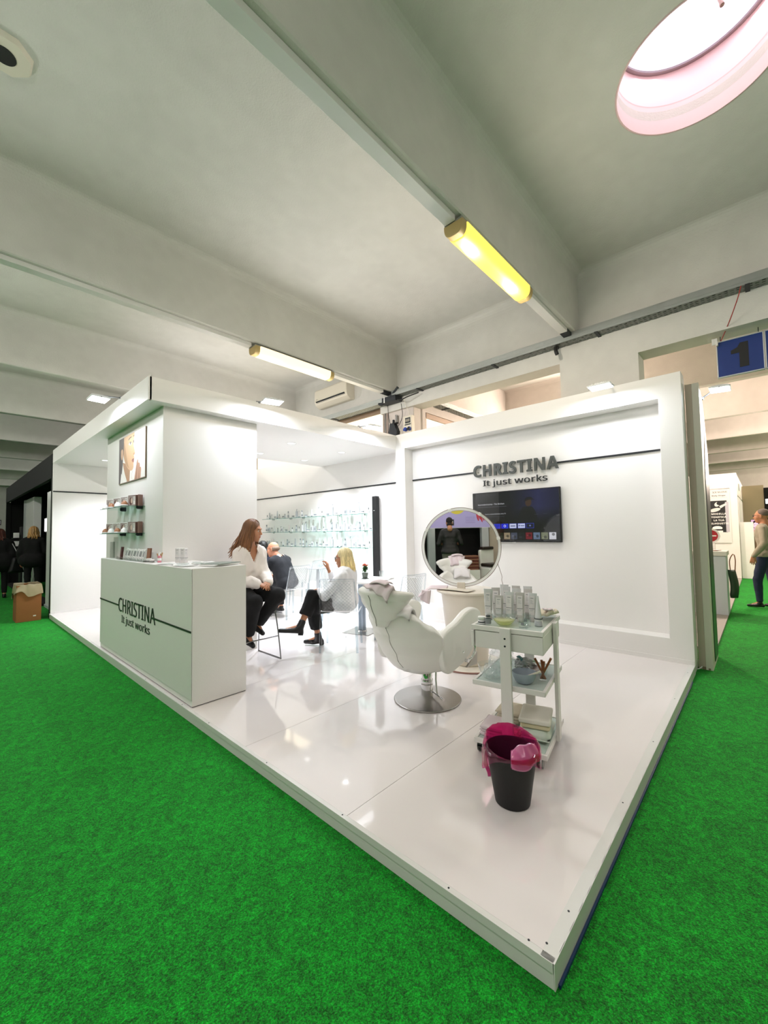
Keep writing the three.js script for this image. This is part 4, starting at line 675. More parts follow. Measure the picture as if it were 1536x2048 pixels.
// ---------------------------------------------------------------- waste bin with its pink bag
{
  const t = thing('waste_bin', 'black tapered plastic waste bin near the platform corner', 'bin', [-1.014, TOP, -2.047]);
  mesh('bucket', lathe([[0, 0], [.083, 0], [.088, .004], [.128, .262], [.131, .264], [.131, .27], [.127, .27], [.124, .262], [.085, .006], [0, .006]], 56), M.binBlack, t);
  const n = vnoise(77), b = thing('bin_bag', 'pink translucent bag lining the black bin and hanging over its rim', 'bag', [-1.014, TOP, -2.047]);
  // s from inside the bin, over the rim, down outside; raised at the back
  const bag = (u, v) => {
    const a = u * Math.PI * 2, back = .5 + .5 * Math.cos(a - 2.0), k = n(Math.cos(a) * 2 + 5, Math.sin(a) * 2 + 5, v * 2), w = .012 * (n(Math.cos(a) * 7 + 15, Math.sin(a) * 7 + 15, v * 5) - .5), fr = Math.max(0, Math.cos(a - 5.0)) ** .8;
    const lift = .005 + (.045 * back + .035 * k) * (1 - fr), fall = (.01 + .02 * k) * (1 - fr) + .10 * Math.max(0, Math.cos(a - 3.7)) ** 4 + .05 * Math.max(0, Math.cos(a - .45)) ** 4 + .006 * fr;
    let r, y;
    if (v < .55) { const s = v / .55; r = lerp(.092, .1245, s) + Math.min(w, .001); y = lerp(.14, .27 + lift, s); }
    else { const s = (v - .55) / .45; r = .1265 + .012 * Math.min(1, s * 4) + .010 * Math.sin(s * 2.2) + Math.max(w, -.002) * 1.2; y = .27 + lift - s * (lift + fall) + .012 * Math.sin(s * Math.PI); }
    return V(r * Math.cos(a), y, -r * Math.sin(a));
  };
  const g = (() => { const nu = 120, nv = 40, pos = [], idx = []; for (let j = 0; j <= nv; j++) for (let i = 0; i <= nu; i++) { const p = bag(i / nu, j / nv); pos.push(p.x, p.y, p.z); } for (let j = 0; j < nv; j++) for (let i = 0; i < nu; i++) { const a = j * (nu + 1) + i, c = a + nu + 1; idx.push(a, a + 1, c, a + 1, c + 1, c); } let q = new THREE.BufferGeometry(); q.setAttribute('position', new THREE.Float32BufferAttribute(pos, 3)); q.setIndex(idx); q = mergeVertices(q, 1e-5); q.computeVertexNormals(); return q; })();
  mesh('liner', g, M.pinkFilm, b);
  mesh('tail', padded((u, v) => V(-.128 - .012 * u + .02 * v * v + .006 * Math.sin(v * 9), .245 - .15 * v, .035 + .05 * (u - .5) * (1 - .8 * v)), 10, 20, .003, .1), M.pinkFlap, b);
  mesh('flap', padded((u, v) => { const a = lerp(5.15, 6.6, u), rise = Math.sin(Math.min(1, u * 1.15) * 2.6), r0 = v < .5 ? .1415 - .006 * v : lerp(.1385, .118 - .03 * (1 - u), (v - .5) * 2), y = v < .5 ? lerp(.238 - .012 * Math.sin(u * 6), .284, v * 2) : .284 + (v - .5) * 2 * (.018 + .034 * rise); return V((r0 + .003 * Math.sin(u * 17)) * Math.cos(a), y + .003 * Math.sin(u * 13 + v * 4), -(r0 + .003 * Math.sin(u * 17)) * Math.sin(a)); }, 36, 14, .002, .06), M.pinkFlap, b);
}
// ---------------------------------------------------------------- clear acrylic chairs; front is +z
function acrylicChair(label, pos, turn) {
  const t = thing('acrylic_chair', label, 'chair', pos, turn, 'clear acrylic chairs');
  const seat = roundRect(-.225, .225, -.22, .22, .05);
  mesh('seat', extrude(seat, .016, .004, 2).rotateX(-Math.PI / 2).translate(0, .452, 0), M.acrylic, t);
  const back = (u, v) => { const x = lerp(-.215, .215, u), a = u * 2 - 1, y = lerp(.47, .85, v); return V(x * (1 - .06 * v), y, -.205 - .085 * v - .02 * v * v + .03 * a * a - .03); };
  mesh('backrest', padded((u, v) => back(u, v), 16, 12, .011, .06), M.acrylic, t);
  const bars = []; // raised diamond relief on the back
  for (let s = -1; s <= 1; s += 2) for (let i = -9; i <= 19; i++) {
    const p = []; for (let k = 0; k <= 8; k++) { const v = .06 + .88 * k / 8, u = i / 10 + s * (v - .5) * .95 + (s < 0 ? .0 : .0); if (u >= .05 && u <= .95) { const q = back(u, v); p.push([q.x, q.y, q.z + .008]); } }
    if (p.length > 1) bars.push(tube(p, .003, p.length * 2, 5));
  }
  mesh('lattice', bars, M.acrylicRidge, t);
  mesh('frame', tube([[-.215, .455, -.225], [-.21, .66, -.27], [-.2, .845, -.305], [-.17, .862, -.318], [0, .862, -.335], [.17, .862, -.318], [.2, .845, -.305], [.21, .66, -.27], [.215, .455, -.225]], .0085, 60, 8), M.acrylicRidge, t);
  for (const [x, z] of [[-.2, .19], [.2, .19], [-.2, -.2], [.2, -.2]]) mesh('leg', [rod([x, .45, z], [x * 1.1, .002, z * 1.16], .02, .014, 14)], M.acrylicLeg, t);
  return t;
}
M.acrylicLeg = phys(0xe4eaed, .04, { transmission: 1, thickness: 0, ior: 1.5 });
acrylicChair('clear acrylic chair under the seated blonde woman, its back to the counter side', [-3.83, TOP, -3.35], Math.atan2(-.64, -.77));
acrylicChair('clear acrylic chair with diamond patterned back under the man in the dark suit', [-5.91, TOP, -4.02], -Math.PI / 2);
acrylicChair('clear acrylic chair standing empty behind the salon chair beside the pedestal table', [-3.50, TOP, -4.04], -Math.PI / 2 - .12);
acrylicChair('clear acrylic chair on the far side of the pedestal table, behind the blonde woman', [-5.05, TOP, -4.42], Math.PI / 2 + .3);
acrylicChair('empty clear acrylic chair nearest the product shelves, behind the man', [-6.62, TOP, -4.86], -1.2);
// pedestal table
{
  const t = thing('pedestal_table', 'square white pedestal table on a grey blue steel post', 'table', [-4.22, TOP, -4.08], .26);
  mesh('base_plate', [box(.42, .008, .42, 0, 0, 0, .003), cyl(.075, .06, .012, 0, .008, 0, 24)], M.brushed, t);
  mesh('post', [box(.1, .69, .06, 0, .012, 0, .012)], M.steelBlue, t); mesh('bracket', box(.3, .016, .3, 0, .697, 0, .004), M.darkMetal, t);
  mesh('tabletop', extrude(roundRect(-.35, .35, -.35, .35, .03), .02, .002, 1).rotateX(-Math.PI / 2).translate(0, .713, 0), M.standSatin, t);
  const p = thing('potted_plant', 'small pot plant with orange flowers on the pedestal table', 'plant', [-4.19, TOP + .736, -4.12]);
  mesh('pot', lathe([[0, 0], [.034, 0], [.04, .05], [.044, .068], [.046, .07], [.046, .082], [.041, .082], [.039, .068], [0, .066]], 28), M.potGreen, p);
  const leafG = new THREE.BufferGeometry(); { const pos = [], idx = [], n = 6; for (let i = 0; i <= n; i++) { const s = i / n, w = .019 * Math.sin(Math.PI * Math.min(1, s * 1.02)) ** .8; for (const q of [-1, 0, 1]) pos.push(q * w, .012 * Math.sin(s * 2.4) + (q ? .004 : 0), s * .05); } for (let i = 0; i < n; i++) for (let q = 0; q < 2; q++) { const a = i * 3 + q; idx.push(a, a + 3, a + 1, a + 1, a + 3, a + 4); } leafG.setAttribute('position', new THREE.Float32BufferAttribute(pos, 3)); leafG.setIndex(idx); leafG.computeVertexNormals(); }
  for (let i = 0; i < 46; i++) { const a = i * 2.4, e = rr(-.1, 1.2), m = mesh('leaf', leafG, i % 3 ? M.leaf : M.leafDark, p); m.position.set(Math.cos(a) * .02 * (i % 4) * .6, .082 + rr(0, .075), Math.sin(a) * .02 * (i % 4) * .6); m.rotation.set(-e * .8, a, 0, 'YXZ'); m.scale.setScalar(rr(.8, 1.25)); }
  const petal = padded((u, v) => V(lerp(-.009, .009, u), .006 * v * v, .017 * v), 5, 5, .0016, .3);
  for (let k = 0; k < 9; k++) { const f = mesh('flower', new THREE.SphereGeometry(.006, 8, 6), M.flowerHeart, p); const a = k * 2.4, r = k ? .012 + .017 * ((k % 3) / 2) : 0; f.position.set(Math.cos(a) * r * 1.3, .2 - r * .5 + rr(-.01, .012), Math.sin(a) * r * 1.3); f.rotation.set(rr(-.5, .5), a, rr(-.5, .5)); for (let q = 0; q < 5; q++) { const m = mesh('petal', petal, k % 2 ? M.petal : M.petal2, f); m.rotation.set(-.35, q * 1.257, 0, 'YXZ'); } }
  const saucer = mesh('saucer', lathe([[0, -.0], [.05, 0], [.056, .006], [.05, .004], [0, .002]], 24), M.potGreen, p);
  const docs = [[-4.0, -4.0, .2, 'white document sheet on the pedestal table, toward the salon chair'], [-3.98, -4.26, .6, 'white document sheet at the inner table edge'], [-4.36, -3.93, -.3, 'white document sheet in front of the plant']];
  docs.forEach(([x, z, a, lab], i) => { const d = thing('document', lab, 'paper', [x, TOP + .7355 + i * .0004, z], a); mesh('sheet', box(.21, .003, .29, 0, 0, 0, .0008), M.paper, d); mesh('edge_print', box(.19, .0005, .01, 0, .003, .1, 0), M.capDark, d); });
  for (const [x, z, lab] of [[-4.06, -4.33, 'outer'], [-3.97, -4.38, 'inner']]) { const g = thing('drinking_glass', `clear stemless drinking glass on the pedestal table, ${lab} of two`, 'glass', [x, TOP + .7365, z]); mesh('glass', lathe([[0, 0], [.028, 0], [.033, .1], [.0315, .1], [.027, .005], [0, .005]], 24), M.glass, g); mesh('rim', new THREE.TorusGeometry(.0322, .0009, 6, 32).rotateX(Math.PI / 2).translate(0, .1, 0), M.acrylicRidge, g); }
}
{
  const t = thing('bistro_table', 'small white round bistro table by the product shelves', 'table', [-6.42, TOP, -5.02]);
  mesh('base', lathe([[0, 0], [.18, 0], [.18, .012], [.03, .02], [0, .02]], 32), M.prodGrey, t); mesh('post', cyl(.03, .03, .68, 0, .018, 0, 20), M.prodGrey, t); mesh('tabletop', lathe([[0, .698], [.2, .698], [.205, .705], [.205, .72], [0, .722]], 36), M.prodGrey, t);
}
// bar stool behind the counter: chrome wire base with a clear shell
{
  const t = thing('bar_stool', 'bar stool with clear low-backed shell and thin chrome sled legs', 'stool', [-4.26, TOP, -2.40], Math.PI / 2);
  const q = .215, fr = [[-q, .0], [q, .0]];
  for (const s of [-1, 1]) mesh('leg_frame', tube([[s * .17, .66, .16], [s * .2, .34, .2], [s * .215, .012, .235], [s * .215, .007, .22], [s * .215, .007, 0], [s * .215, .007, -.22], [s * .215, .012, -.235], [s * .2, .34, -.2], [s * .17, .66, -.16]], .0075, 70, 8), M.chromeDark, t);
  mesh('foot_rail', rod([-.204, .255, .208], [.204, .255, .208], .0075), M.chromeDark, t); mesh('rear_rail', rod([-.17, .655, -.16], [.17, .655, -.16], .0075), M.chromeDark, t); mesh('front_rail', rod([-.17, .655, .16], [.17, .655, .16], .0075), M.chromeDark, t);
  mesh('seat_shell', padded((u, v) => { const a = u * 2 - 1; return v < .55 ? V(.205 * a, .672 + .02 * a * a, lerp(.2, -.17, v / .55)) : V(.205 * a, .672 + .02 * a * a + (v - .55) / .45 * .2, -.17 - .05 * Math.sin((v - .55) / .45 * 1.5) + .05 * a * a); }, 20, 24, .008, .05), M.acrylic, t);
}
// ---------------------------------------------------------------- people: smooth surfaces grown over a skeleton
// prims: {a, b, ra, rb, k} round cones, {c, r: V, q} ellipsoids; sub: true carves. warp(x,y,z) is added, cut(x,y,z) > 0 is removed
function grow(prims, cell, { warp, cut, pad = .02, k = .02 } = {}) {
  const lo = V(1e9, 1e9, 1e9), hi = V(-1e9, -1e9, -1e9), boxes = [];
  for (const p of prims) {
    const m = (p.c ? Math.max(p.r.x, p.r.y, p.r.z) : Math.max(p.ra, p.rb)) + (p.k ?? k) + cell * 2.5, l = p.c ? p.c.clone().subScalar(m) : p.a.clone().min(p.b).subScalar(m), h = p.c ? p.c.clone().addScalar(m) : p.a.clone().max(p.b).addScalar(m);
    boxes.push([l, h]); if (!p.sub) { lo.min(l); hi.max(h); }
  }
  const n = [0, 1, 2].map(i => Math.ceil((hi.getComponent(i) - lo.getComponent(i)) / cell) + 1), [nx, ny, nz] = n, F = new Float32Array(nx * ny * nz).fill(.5);
  prims.forEach((p, pi) => {
    const [l, h] = boxes[pi], K = p.k ?? k, i0 = V(0, 0, 0).copy(l).sub(lo).divideScalar(cell).floor(), i1 = h.clone().sub(lo).divideScalar(cell).ceil();
    const qi = p.q ? p.q.clone().invert() : null, ab = p.c ? null : p.b.clone().sub(p.a), L2 = p.c ? 0 : Math.max(1e-9, ab.lengthSq()), w = V(0, 0, 0);
    for (let z = Math.max(0, i0.z); z <= Math.min(nz - 1, i1.z); z++) for (let y = Math.max(0, i0.y); y <= Math.min(ny - 1, i1.y); y++) for (let x = Math.max(0, i0.x); x <= Math.min(nx - 1, i1.x); x++) {
      const X = lo.x + x * cell, Y = lo.y + y * cell, Z = lo.z + z * cell; let d;
      if (p.c) { w.set(X - p.c.x, Y - p.c.y, Z - p.c.z); if (qi) w.applyQuaternion(qi); const k0 = Math.hypot(w.x / p.r.x, w.y / p.r.y, w.z / p.r.z), k1 = Math.hypot(w.x / p.r.x ** 2, w.y / p.r.y ** 2, w.z / p.r.z ** 2); d = k1 > 1e-9 ? k0 * (k0 - 1) / k1 : -Math.min(p.r.x, p.r.y, p.r.z); }
      else { const ux = X - p.a.x, uy = Y - p.a.y, uz = Z - p.a.z, t = clamp((ux * ab.x + uy * ab.y + uz * ab.z) / L2, 0, 1); d = Math.hypot(ux - ab.x * t, uy - ab.y * t, uz - ab.z * t) - (p.ra + (p.rb - p.ra) * t); }
      const o = (z * ny + y) * nx + x, f = F[o];
      if (p.sub) { const g = -d, e = Math.max(K - Math.abs(f - g), 0) / K; F[o] = Math.max(f, g) + e * e * K / 4; }
      else { const e = Math.max(K - Math.abs(f - d), 0) / K; F[o] = Math.min(f, d) - e * e * K / 4; }
    }
  });
  if (warp || cut) for (let z = 0; z < nz; z++) for (let y = 0; y < ny; y++) for (let x = 0; x < nx; x++) { const o = (z * ny + y) * nx + x; if (F[o] > .12) continue; const X = lo.x + x * cell, Y = lo.y + y * cell, Z = lo.z + z * cell; if (warp) F[o] += warp(X, Y, Z); if (cut) F[o] = Math.max(F[o], cut(X, Y, Z)); }
  const id = new Int32Array(nx * ny * nz).fill(-1), pos = [], idx = [], O = [0, 1, nx, nx + 1, nx * ny, nx * ny + 1, nx * ny + nx, nx * ny + nx + 1], E = [[0, 1], [2, 3], [4, 5], [6, 7], [0, 2], [1, 3], [4, 6], [5, 7], [0, 4], [1, 5], [2, 6], [3, 7]];
  for (let z = 0; z < nz - 1; z++) for (let y = 0; y < ny - 1; y++) for (let x = 0; x < nx - 1; x++) {
    const o = (z * ny + y) * nx + x; let m = 0; for (let i = 0; i < 8; i++) if (F[o + O[i]] < 0) m |= 1 << i; if (m === 0 || m === 255) continue;
    let sx = 0, sy = 0, sz = 0, c = 0; for (const [a, b] of E) { const fa = F[o + O[a]], fb = F[o + O[b]]; if ((fa < 0) === (fb < 0)) continue; const t = fa / (fa - fb); sx += (a & 1) + ((b & 1) - (a & 1)) * t; sy += (a >> 1 & 1) + ((b >> 1 & 1) - (a >> 1 & 1)) * t; sz += (a >> 2) + ((b >> 2) - (a >> 2)) * t; c++; }
    id[o] = pos.length / 3; pos.push(lo.x + (x + sx / c) * cell, lo.y + (y + sy / c) * cell, lo.z + (z + sz / c) * cell);
  }
  const S = [1, nx, nx * ny];
  for (let z = 1; z < nz - 1; z++) for (let y = 1; y < ny - 1; y++) for (let x = 1; x < nx - 1; x++) {
    const o = (z * ny + y) * nx + x, f = F[o] < 0;
    for (let a = 0; a < 3; a++) { if (f === (F[o + S[a]] < 0)) continue; const u = S[(a + 1) % 3], v = S[(a + 2) % 3], q = [id[o], id[o - u], id[o - u - v], id[o - v]]; if (q.some(i => i < 0)) continue; f ? idx.push(q[0], q[1], q[2], q[0], q[2], q[3]) : idx.push(q[0], q[2], q[1], q[0], q[3], q[2]); }
  }
  const g = new THREE.BufferGeometry(); g.setAttribute('position', new THREE.Float32BufferAttribute(pos, 3)); g.setIndex(idx); g.computeVertexNormals(); return g;
}
const seg = (a, b, ra, rb = ra, k) => ({ a: a.clone(), b: b.clone(), ra, rb, k });
const mix = (a, b, t) => a.clone().lerp(b, t);
function frame(f, up = V(0, 1, 0)) { const z = f.clone().normalize(), x = up.clone().cross(z).normalize(), y = z.clone().cross(x); return new THREE.Matrix4().makeBasis(x, y, z); } // x = the body's own left, z = forward

// a head in its own frame: x its left, y up, z the face
function headPrims(male) {
  const e = (x, y, z, a, b, c, k = .02) => ({ c: V(x, y, z), r: V(a, b, c), k });
  const P = [e(0, .032, -.014, .073, .088, .092), e(0, -.03, .028, .057, .085, .062, .03), e(0, -.076, .042, male ? .045 : .038, .034, .04, .03), e(0, -.101, .066, .018, .014, .016, .02),
  seg(V(-.028, .03, .079), V(.028, .03, .079), .012, .012, .02), seg(V(0, .014, .083), V(0, -.024, .104), .0085, .012, .012), seg(V(-.011, -.03, .094), V(.011, -.03, .094), .008, .008, .008),
  seg(V(-.017, -.0555, .086), V(.017, -.0555, .086), .008, .008, .006), seg(V(-.013, -.066, .085), V(.013, -.066, .085), .008, .008, .005), e(.04, -.03, .06, .022, .026, .022, .03), e(-.04, -.03, .06, .022, .026, .022, .03)];
  for (const s of [-1, 1]) { P.push({ ...e(s * .03, .008, .1, .015, .011, .016, .012), sub: true }); P.push(e(s * .075, -.008, -.006, .009, .031, .018, .008)); P.push({ ...e(s * .083, -.008, .002, .005, .018, .009, .004), sub: true }); }
  P.push(seg(V(0, -.05, -.022), V(0, -.17, -.04), .052, male ? .06 : .05, .03));
  return P;
}
function handPrims(curl, s = 1, spread = .1, thumbIn = .5) { // y along the fingers, +x the thumb side, palm toward +z
  const P = [], xs = [.028, .0095, -.0095, -.027], len = [.068, .076, .07, .054];
  for (let i = 0; i < 4; i++) {
    P.push(seg(V(xs[i] * .55, .0, 0), V(xs[i], .085 - Math.abs(i - 1) * .004, 0), .0145, .0115, .012));
    let p = V(xs[i], .085 - Math.abs(i - 1) * .004, 0), a = 0, sx = Math.sin(xs[i] / .028 * spread);
    [.45, .32, .26].forEach((f, j) => { a += (Array.isArray(curl) ? curl[i] : curl) * [.8, 1, .7][j]; const q = p.clone().add(V(sx, Math.cos(a), Math.sin(a)).normalize().multiplyScalar(len[i] * f)); P.push(seg(p, q, .0092 - j * .0009, .0085 - j * .001, .003)); p = q; });
  }
  P.push(seg(V(.012, .012, .004), V(.036, .045, .012), .015, .0115, .012)); const t1 = V(.046, .072, .016 + .02 * thumbIn); P.push(seg(V(.036, .045, .012), t1, .0112, .0095, .004), seg(t1, t1.clone().add(V(.002 - .012 * thumbIn, .026, .008 + .01 * thumbIn)), .0095, .008, .003));
  return P;
}
// hair: a cap over the skull and a fall of tapered locks round it
function hair({ seed, len, n = 90, cap = true, front = 1.15, spread = 1, back = 0, blow = 0, thick = .009, parting = 0, wave = .008, inner = .9 }) {
  const R = rng(seed), list = [];
  if (cap) { const g = grow([{ c: V(0, .036, -.02), r: V(.083, .094, .098), k: .01 }, { c: V(0, -.02, -.05), r: V(.075, .085, .07), k: .03 }, { c: V(0, -.045, .08), r: V(.066, .112, .078), sub: true, k: .012 }], .006); list.push(g); }
  for (let i = 0; i < n; i++) {
    const sweep = i % 4 === 0, sg = R() < .5 ? -1 : 1, ph0 = sweep ? sg * lerp(.12, front, R()) : 0, phF = sweep ? sg * (front + .05 + .25 * R()) : (R() * 2 - 1) * (Math.PI - front) + Math.PI, phi = phF, side = Math.sin(phi), bk = -Math.cos(phi), L = len * (.82 + .36 * R()), pts = [], jit = (R() - .5) * .02, w = R() * 6;
    for (let j = 0; j <= 9; j++) {
      const t = j / 9; let x, y, z;
      if (t < .5) { const e = (1 - t / .5) * 1.35 + .1, c = Math.cos(e), s = Math.sin(e), f = sweep ? lerp(ph0, phF, (t / .5) ** .7) : phi, o = sweep ? 1.015 : 1; x = Math.sin(f) * .087 * c * o + parting * (1 - c) * .5; y = .036 + .099 * s * o; z = -.018 + Math.cos(f) * .101 * c * o; }
      else { const s = (t - .5) / .5; x = side * (.086 + .012 * spread * s) + jit * s; z = -.018 + Math.cos(phi) * (.1 - back * s * .03) + jit * s - blow * s * s; y = .04 - s * L; x += wave * Math.sin(s * 7 + w) * s; z += wave * Math.cos(s * 6 + w) * s; }
      pts.push([x, y, z]);
    }
    const g = tube(pts, thick * (.7 + .6 * R()), 14, 5), p = g.attributes.position, c = new Float32Array(p.count * 3), m = .65 + .6 * R();
    for (let q = 0; q <= 14; q++) { const k = 1 - .75 * Math.max(0, (q - 9) / 5), cc = V(...pts[Math.min(9, Math.round(q / 14 * 9))]); for (let r = 0; r <= 5; r++) { const o = q * 6 + r; const v = V(p.getX(o), p.getY(o), p.getZ(o)); const ctr = V(0, 0, 0); for (let s2 = 0; s2 < 5; s2++) ctr.add(V(p.getX(q * 6 + s2), p.getY(q * 6 + s2), p.getZ(q * 6 + s2))); ctr.multiplyScalar(.2); v.sub(ctr).multiplyScalar(k).add(ctr); p.setXYZ(o, v.x, v.y, v.z); } }
    g.userData = { m }; list.push(g);
  }
  for (const g of list) { const m = g.userData.m ?? .8, p = g.attributes.position, c = new Float32Array(p.count * 3); for (let i = 0; i < p.count; i++) { const tip = clamp((.02 - p.getY(i)) / Math.max(.05, len), 0, 1), k = m; c[i * 3] = k * (1 + .5 * tip); c[i * 3 + 1] = k * (1 + .45 * tip); c[i * 3 + 2] = k * (1 + .3 * tip); } g.setAttribute('color', new THREE.BufferAttribute(c, 3)); g.deleteAttribute('uv'); }
  return join(list);
}
const foldNoise = vnoise(909);
const folds = (amp, f, o = 0) => (x, y, z) => amp * (foldNoise(x * f + 50 + o, y * f * .6 + 50, z * f + 50) - .5) + amp * .5 * (foldNoise(x * f * 2.3 + 20, y * f * 1.2 + 20 + o, z * f * 2.3 + 20) - .5);
/* J: joints in the world (pelvis, chest = base of the neck, head, hips, knees, ankles, toes, shoulders, elbows, wrists, hand directions);
   C: what is worn */
function person(label, base, J, C, group) {
  const t = thing('person', label, 'person', base, 0, group), B = V(...base), j = {};
  for (const k in J) if (Array.isArray(J[k])) j[k] = V(...J[k]).sub(k.startsWith('dir') ? V(0, 0, 0) : B);
  const up = j.chest.clone().sub(j.pelvis).normalize(), left = j.shL.clone().sub(j.shR).normalize(), fwd = left.clone().cross(up).normalize(), m = C.male ? 1 : .92, cell = C.cell ?? .013, q = C.build ?? 1;
  const bar = (c, w, r, k = .05, f = 0) => seg(c.clone().addScaledVector(left, -w).addScaledVector(fwd, f), c.clone().addScaledVector(left, w).addScaledVector(fwd, f), r, r, k);
  const TT = C.straight ? [[0, .08, .094], [.2, .078, .092], [.36, .076, .09], [.52, .077, .09], [.68, .08, .09], [.8, .084, .08], [.9, .086, .064]] : [[0, .075, .093], [.18, .067, .086], [.36, .059, .08], [.52, .063, .085], [.68, .07, .088], [.8, .079, .078], [.9, .084, .062]];
  const trunk = (e) => [...TT.map(([u, w, r]) => bar(mix(j.pelvis, j.chest, u), w * q, r * q + e, .02, u > .4 ? .006 : 0)), seg(mix(j.shR, j.chest, .14), mix(j.shL, j.chest, .14), .043 * m + e * .8, .043 * m + e * .8, .03)];
  const arm = (s, e) => [seg(j['sh' + s], j['el' + s], .046 * m + e, .039 * m + e, .02), seg(j['el' + s], j['wr' + s], .041 * m + e, .027 * m + e, .02)];
  const leg = (s, e) => [seg(j['hip' + s], j['kn' + s], .078 * q + e, .054 + e, .025), seg(j['kn' + s], j['an' + s], .056 + e, .037 + e, .02)];
  const HM = frame(V(...J.dirFace), J.dirUp ? V(...J.dirUp) : undefined).setPosition(j.head), hs = C.headScale ?? (C.male ? 1.02 : .97); HM.scale(V(hs, hs, hs));
  // the body, one surface
  const parts = [grow([...trunk(-.006), ...arm('L', -.004), ...arm('R', -.004), ...leg('L', -.004), ...leg('R', -.004), seg(j.chest, j.head.clone().add(V(0, -.06, -.02).applyMatrix4(new THREE.Matrix4().extractRotation(HM))), .056, .05, .04), ...['L', 'R'].map(s => seg(j['an' + s], mix(j['an' + s], j['to' + s], .7), .03, .02, .02))], cell),
  grow(headPrims(C.male), C.headCell ?? .0045).applyMatrix4(HM)];
  for (const s of ['L', 'R']) if (J['dirHand' + s]) {
    const d = j['dirHand' + s].clone().normalize(), pn = j['dirPalm' + s], z = pn.clone().addScaledVector(d, -pn.dot(d)).normalize(), x = d.clone().cross(z);
    const M4 = new THREE.Matrix4().makeBasis(x, d, z); const side = s === (C.flip ? 'L' : 'R') ? 1 : 1;
    let g = grow(handPrims(J['curl' + s] ?? .45, 1, J['spread' + s] ?? .12), C.handCell ?? .004); const thumbSign = (J['thumb' + s] ?? 1); if (thumbSign < 0) { g.scale(-1, 1, 1); const ix = g.index.array; for (let i = 0; i < ix.length; i += 3) { const a = ix[i]; ix[i] = ix[i + 1]; ix[i + 1] = a; } g.computeVertexNormals(); }
    g.scale(m, m, m); M4.setPosition(j['wr' + s]); parts.push(g.applyMatrix4(M4));
  }
  mesh('body', parts.map(g => { g.deleteAttribute('uv'); return g; }), C.skin, t);
  const onHead = (name, g, mat, lab) => mesh(name, (Array.isArray(g) ? join(g) : g).applyMatrix4(HM), mat, t, lab);
  if (C.face !== false) {
    for (const s of [-1, 1]) { const e = onHead('eye', new THREE.SphereGeometry(.0115, 14, 10).translate(s * .03, .008, .0735), M.eyeWhite); mesh('iris', new THREE.SphereGeometry(.0062, 10, 8).translate(s * .03, .008, .0802).applyMatrix4(HM), M.iris, e); onHead('eyebrow', tube([[s * .014, .028, .0935], [s * .03, .033, .0905], [s * .045, .027, .08]], .0026, 8, 5), C.brow || M.hairDark); }
    onHead('lips', [tube([[-.02, -.0575, .089], [-.008, -.0545, .0955], [0, -.0565, .096], [.008, -.0545, .0955], [.02, -.0575, .089]], .0038, 14, 6), tube([[-.018, -.061, .0885], [0, -.066, .0945], [.018, -.061, .0885]], .0042, 12, 6)], C.lips || M.lips);
  }
  if (C.glasses) onHead('glasses', [...[-1, 1].map(s => new THREE.TorusGeometry(.02, .0024, 6, 24).scale(1.15, .9, 1).translate(s * .031, .006, .104)), tube([[-.009, .01, .106], [0, .013, .108], [.009, .01, .106]], .0022, 6, 5), ...[-1, 1].map(s => tube([[s * .053, .01, .1], [s * .074, .012, .05], [s * .08, .008, .0]], .0022, 10, 5))], C.glasses);
  if (C.hair) onHead('hair', C.hair, C.hairMat);
  // trousers
  if (C.legs) { const cutY = C.ankle; mesh(C.legsName || 'trousers', grow([bar(j.pelvis.clone().addScaledVector(up, -.01), .078 * q, .101 * q, .03), bar(mix(j.pelvis, j.chest, .16), .07 * q, .092 * q, .03), ...leg('L', .012 + (C.loose || 0)), ...leg('R', .012 + (C.loose || 0))], cell, { warp: folds(.012, 18), cut: (x, y, z) => { const p = V(x, y, z); let d = p.clone().sub(mix(j.pelvis, j.chest, .26)).dot(up); for (const s of ['L', 'R']) { const a = j['an' + s], sh = j['kn' + s].clone().sub(a), L = sh.length(), u = p.clone().sub(a).dot(sh) / L; const lat = p.clone().sub(a).addScaledVector(sh, -u / L).length(); if (lat < .14) d = Math.max(d, (cutY ?? .04) - u); } return d; } }), C.legs, t); }
  // top
  if (C.top) {
    const e = C.ease ?? .016, nb = j.chest, neckR = C.neckR ?? .066, v = C.vneck, hem = C.hem ?? .0;
    const prims = [...trunk(e), bar(j.pelvis.clone().addScaledVector(up, -.02), .078 * q, .096 * q + e + (C.flare || 0), .03)], sl = C.sleeve ?? 1;
    for (const s of ['L', 'R']) { const end = sl >= 1 ? j['wr' + s] : mix(j['el' + s], j['wr' + s], Math.max(0, sl * 2 - 1)); prims.push(seg(j['sh' + s], j['el' + s], .045 * m + e * .75, .041 * m + e * 1.1, .02)); if (sl > .5) prims.push(seg(j['el' + s], mix(j['el' + s], end, .93), .041 * m + e * 1.1, .03 * m + e * (C.cuffLoose ?? .8), .015)); }
    mesh(C.topName || 'shirt', grow(prims, cell, { warp: folds(C.fold ?? .016, C.foldF ?? 16, 3), cut: (x, y, z) => {
      const p = V(x, y, z), r = p.clone().sub(nb), h = r.dot(up), f = r.dot(fwd), l = r.dot(left); let d = hem - p.clone().sub(j.pelvis).dot(up);
      d = Math.max(d, Math.min(neckR - Math.hypot(f - .015, l), h + .02));
      if (v) d = Math.max(d, Math.min(Math.min((h + v) * .42 - Math.abs(l) * .9, .06), f - .01));
      return d;
    } }), C.top, t);
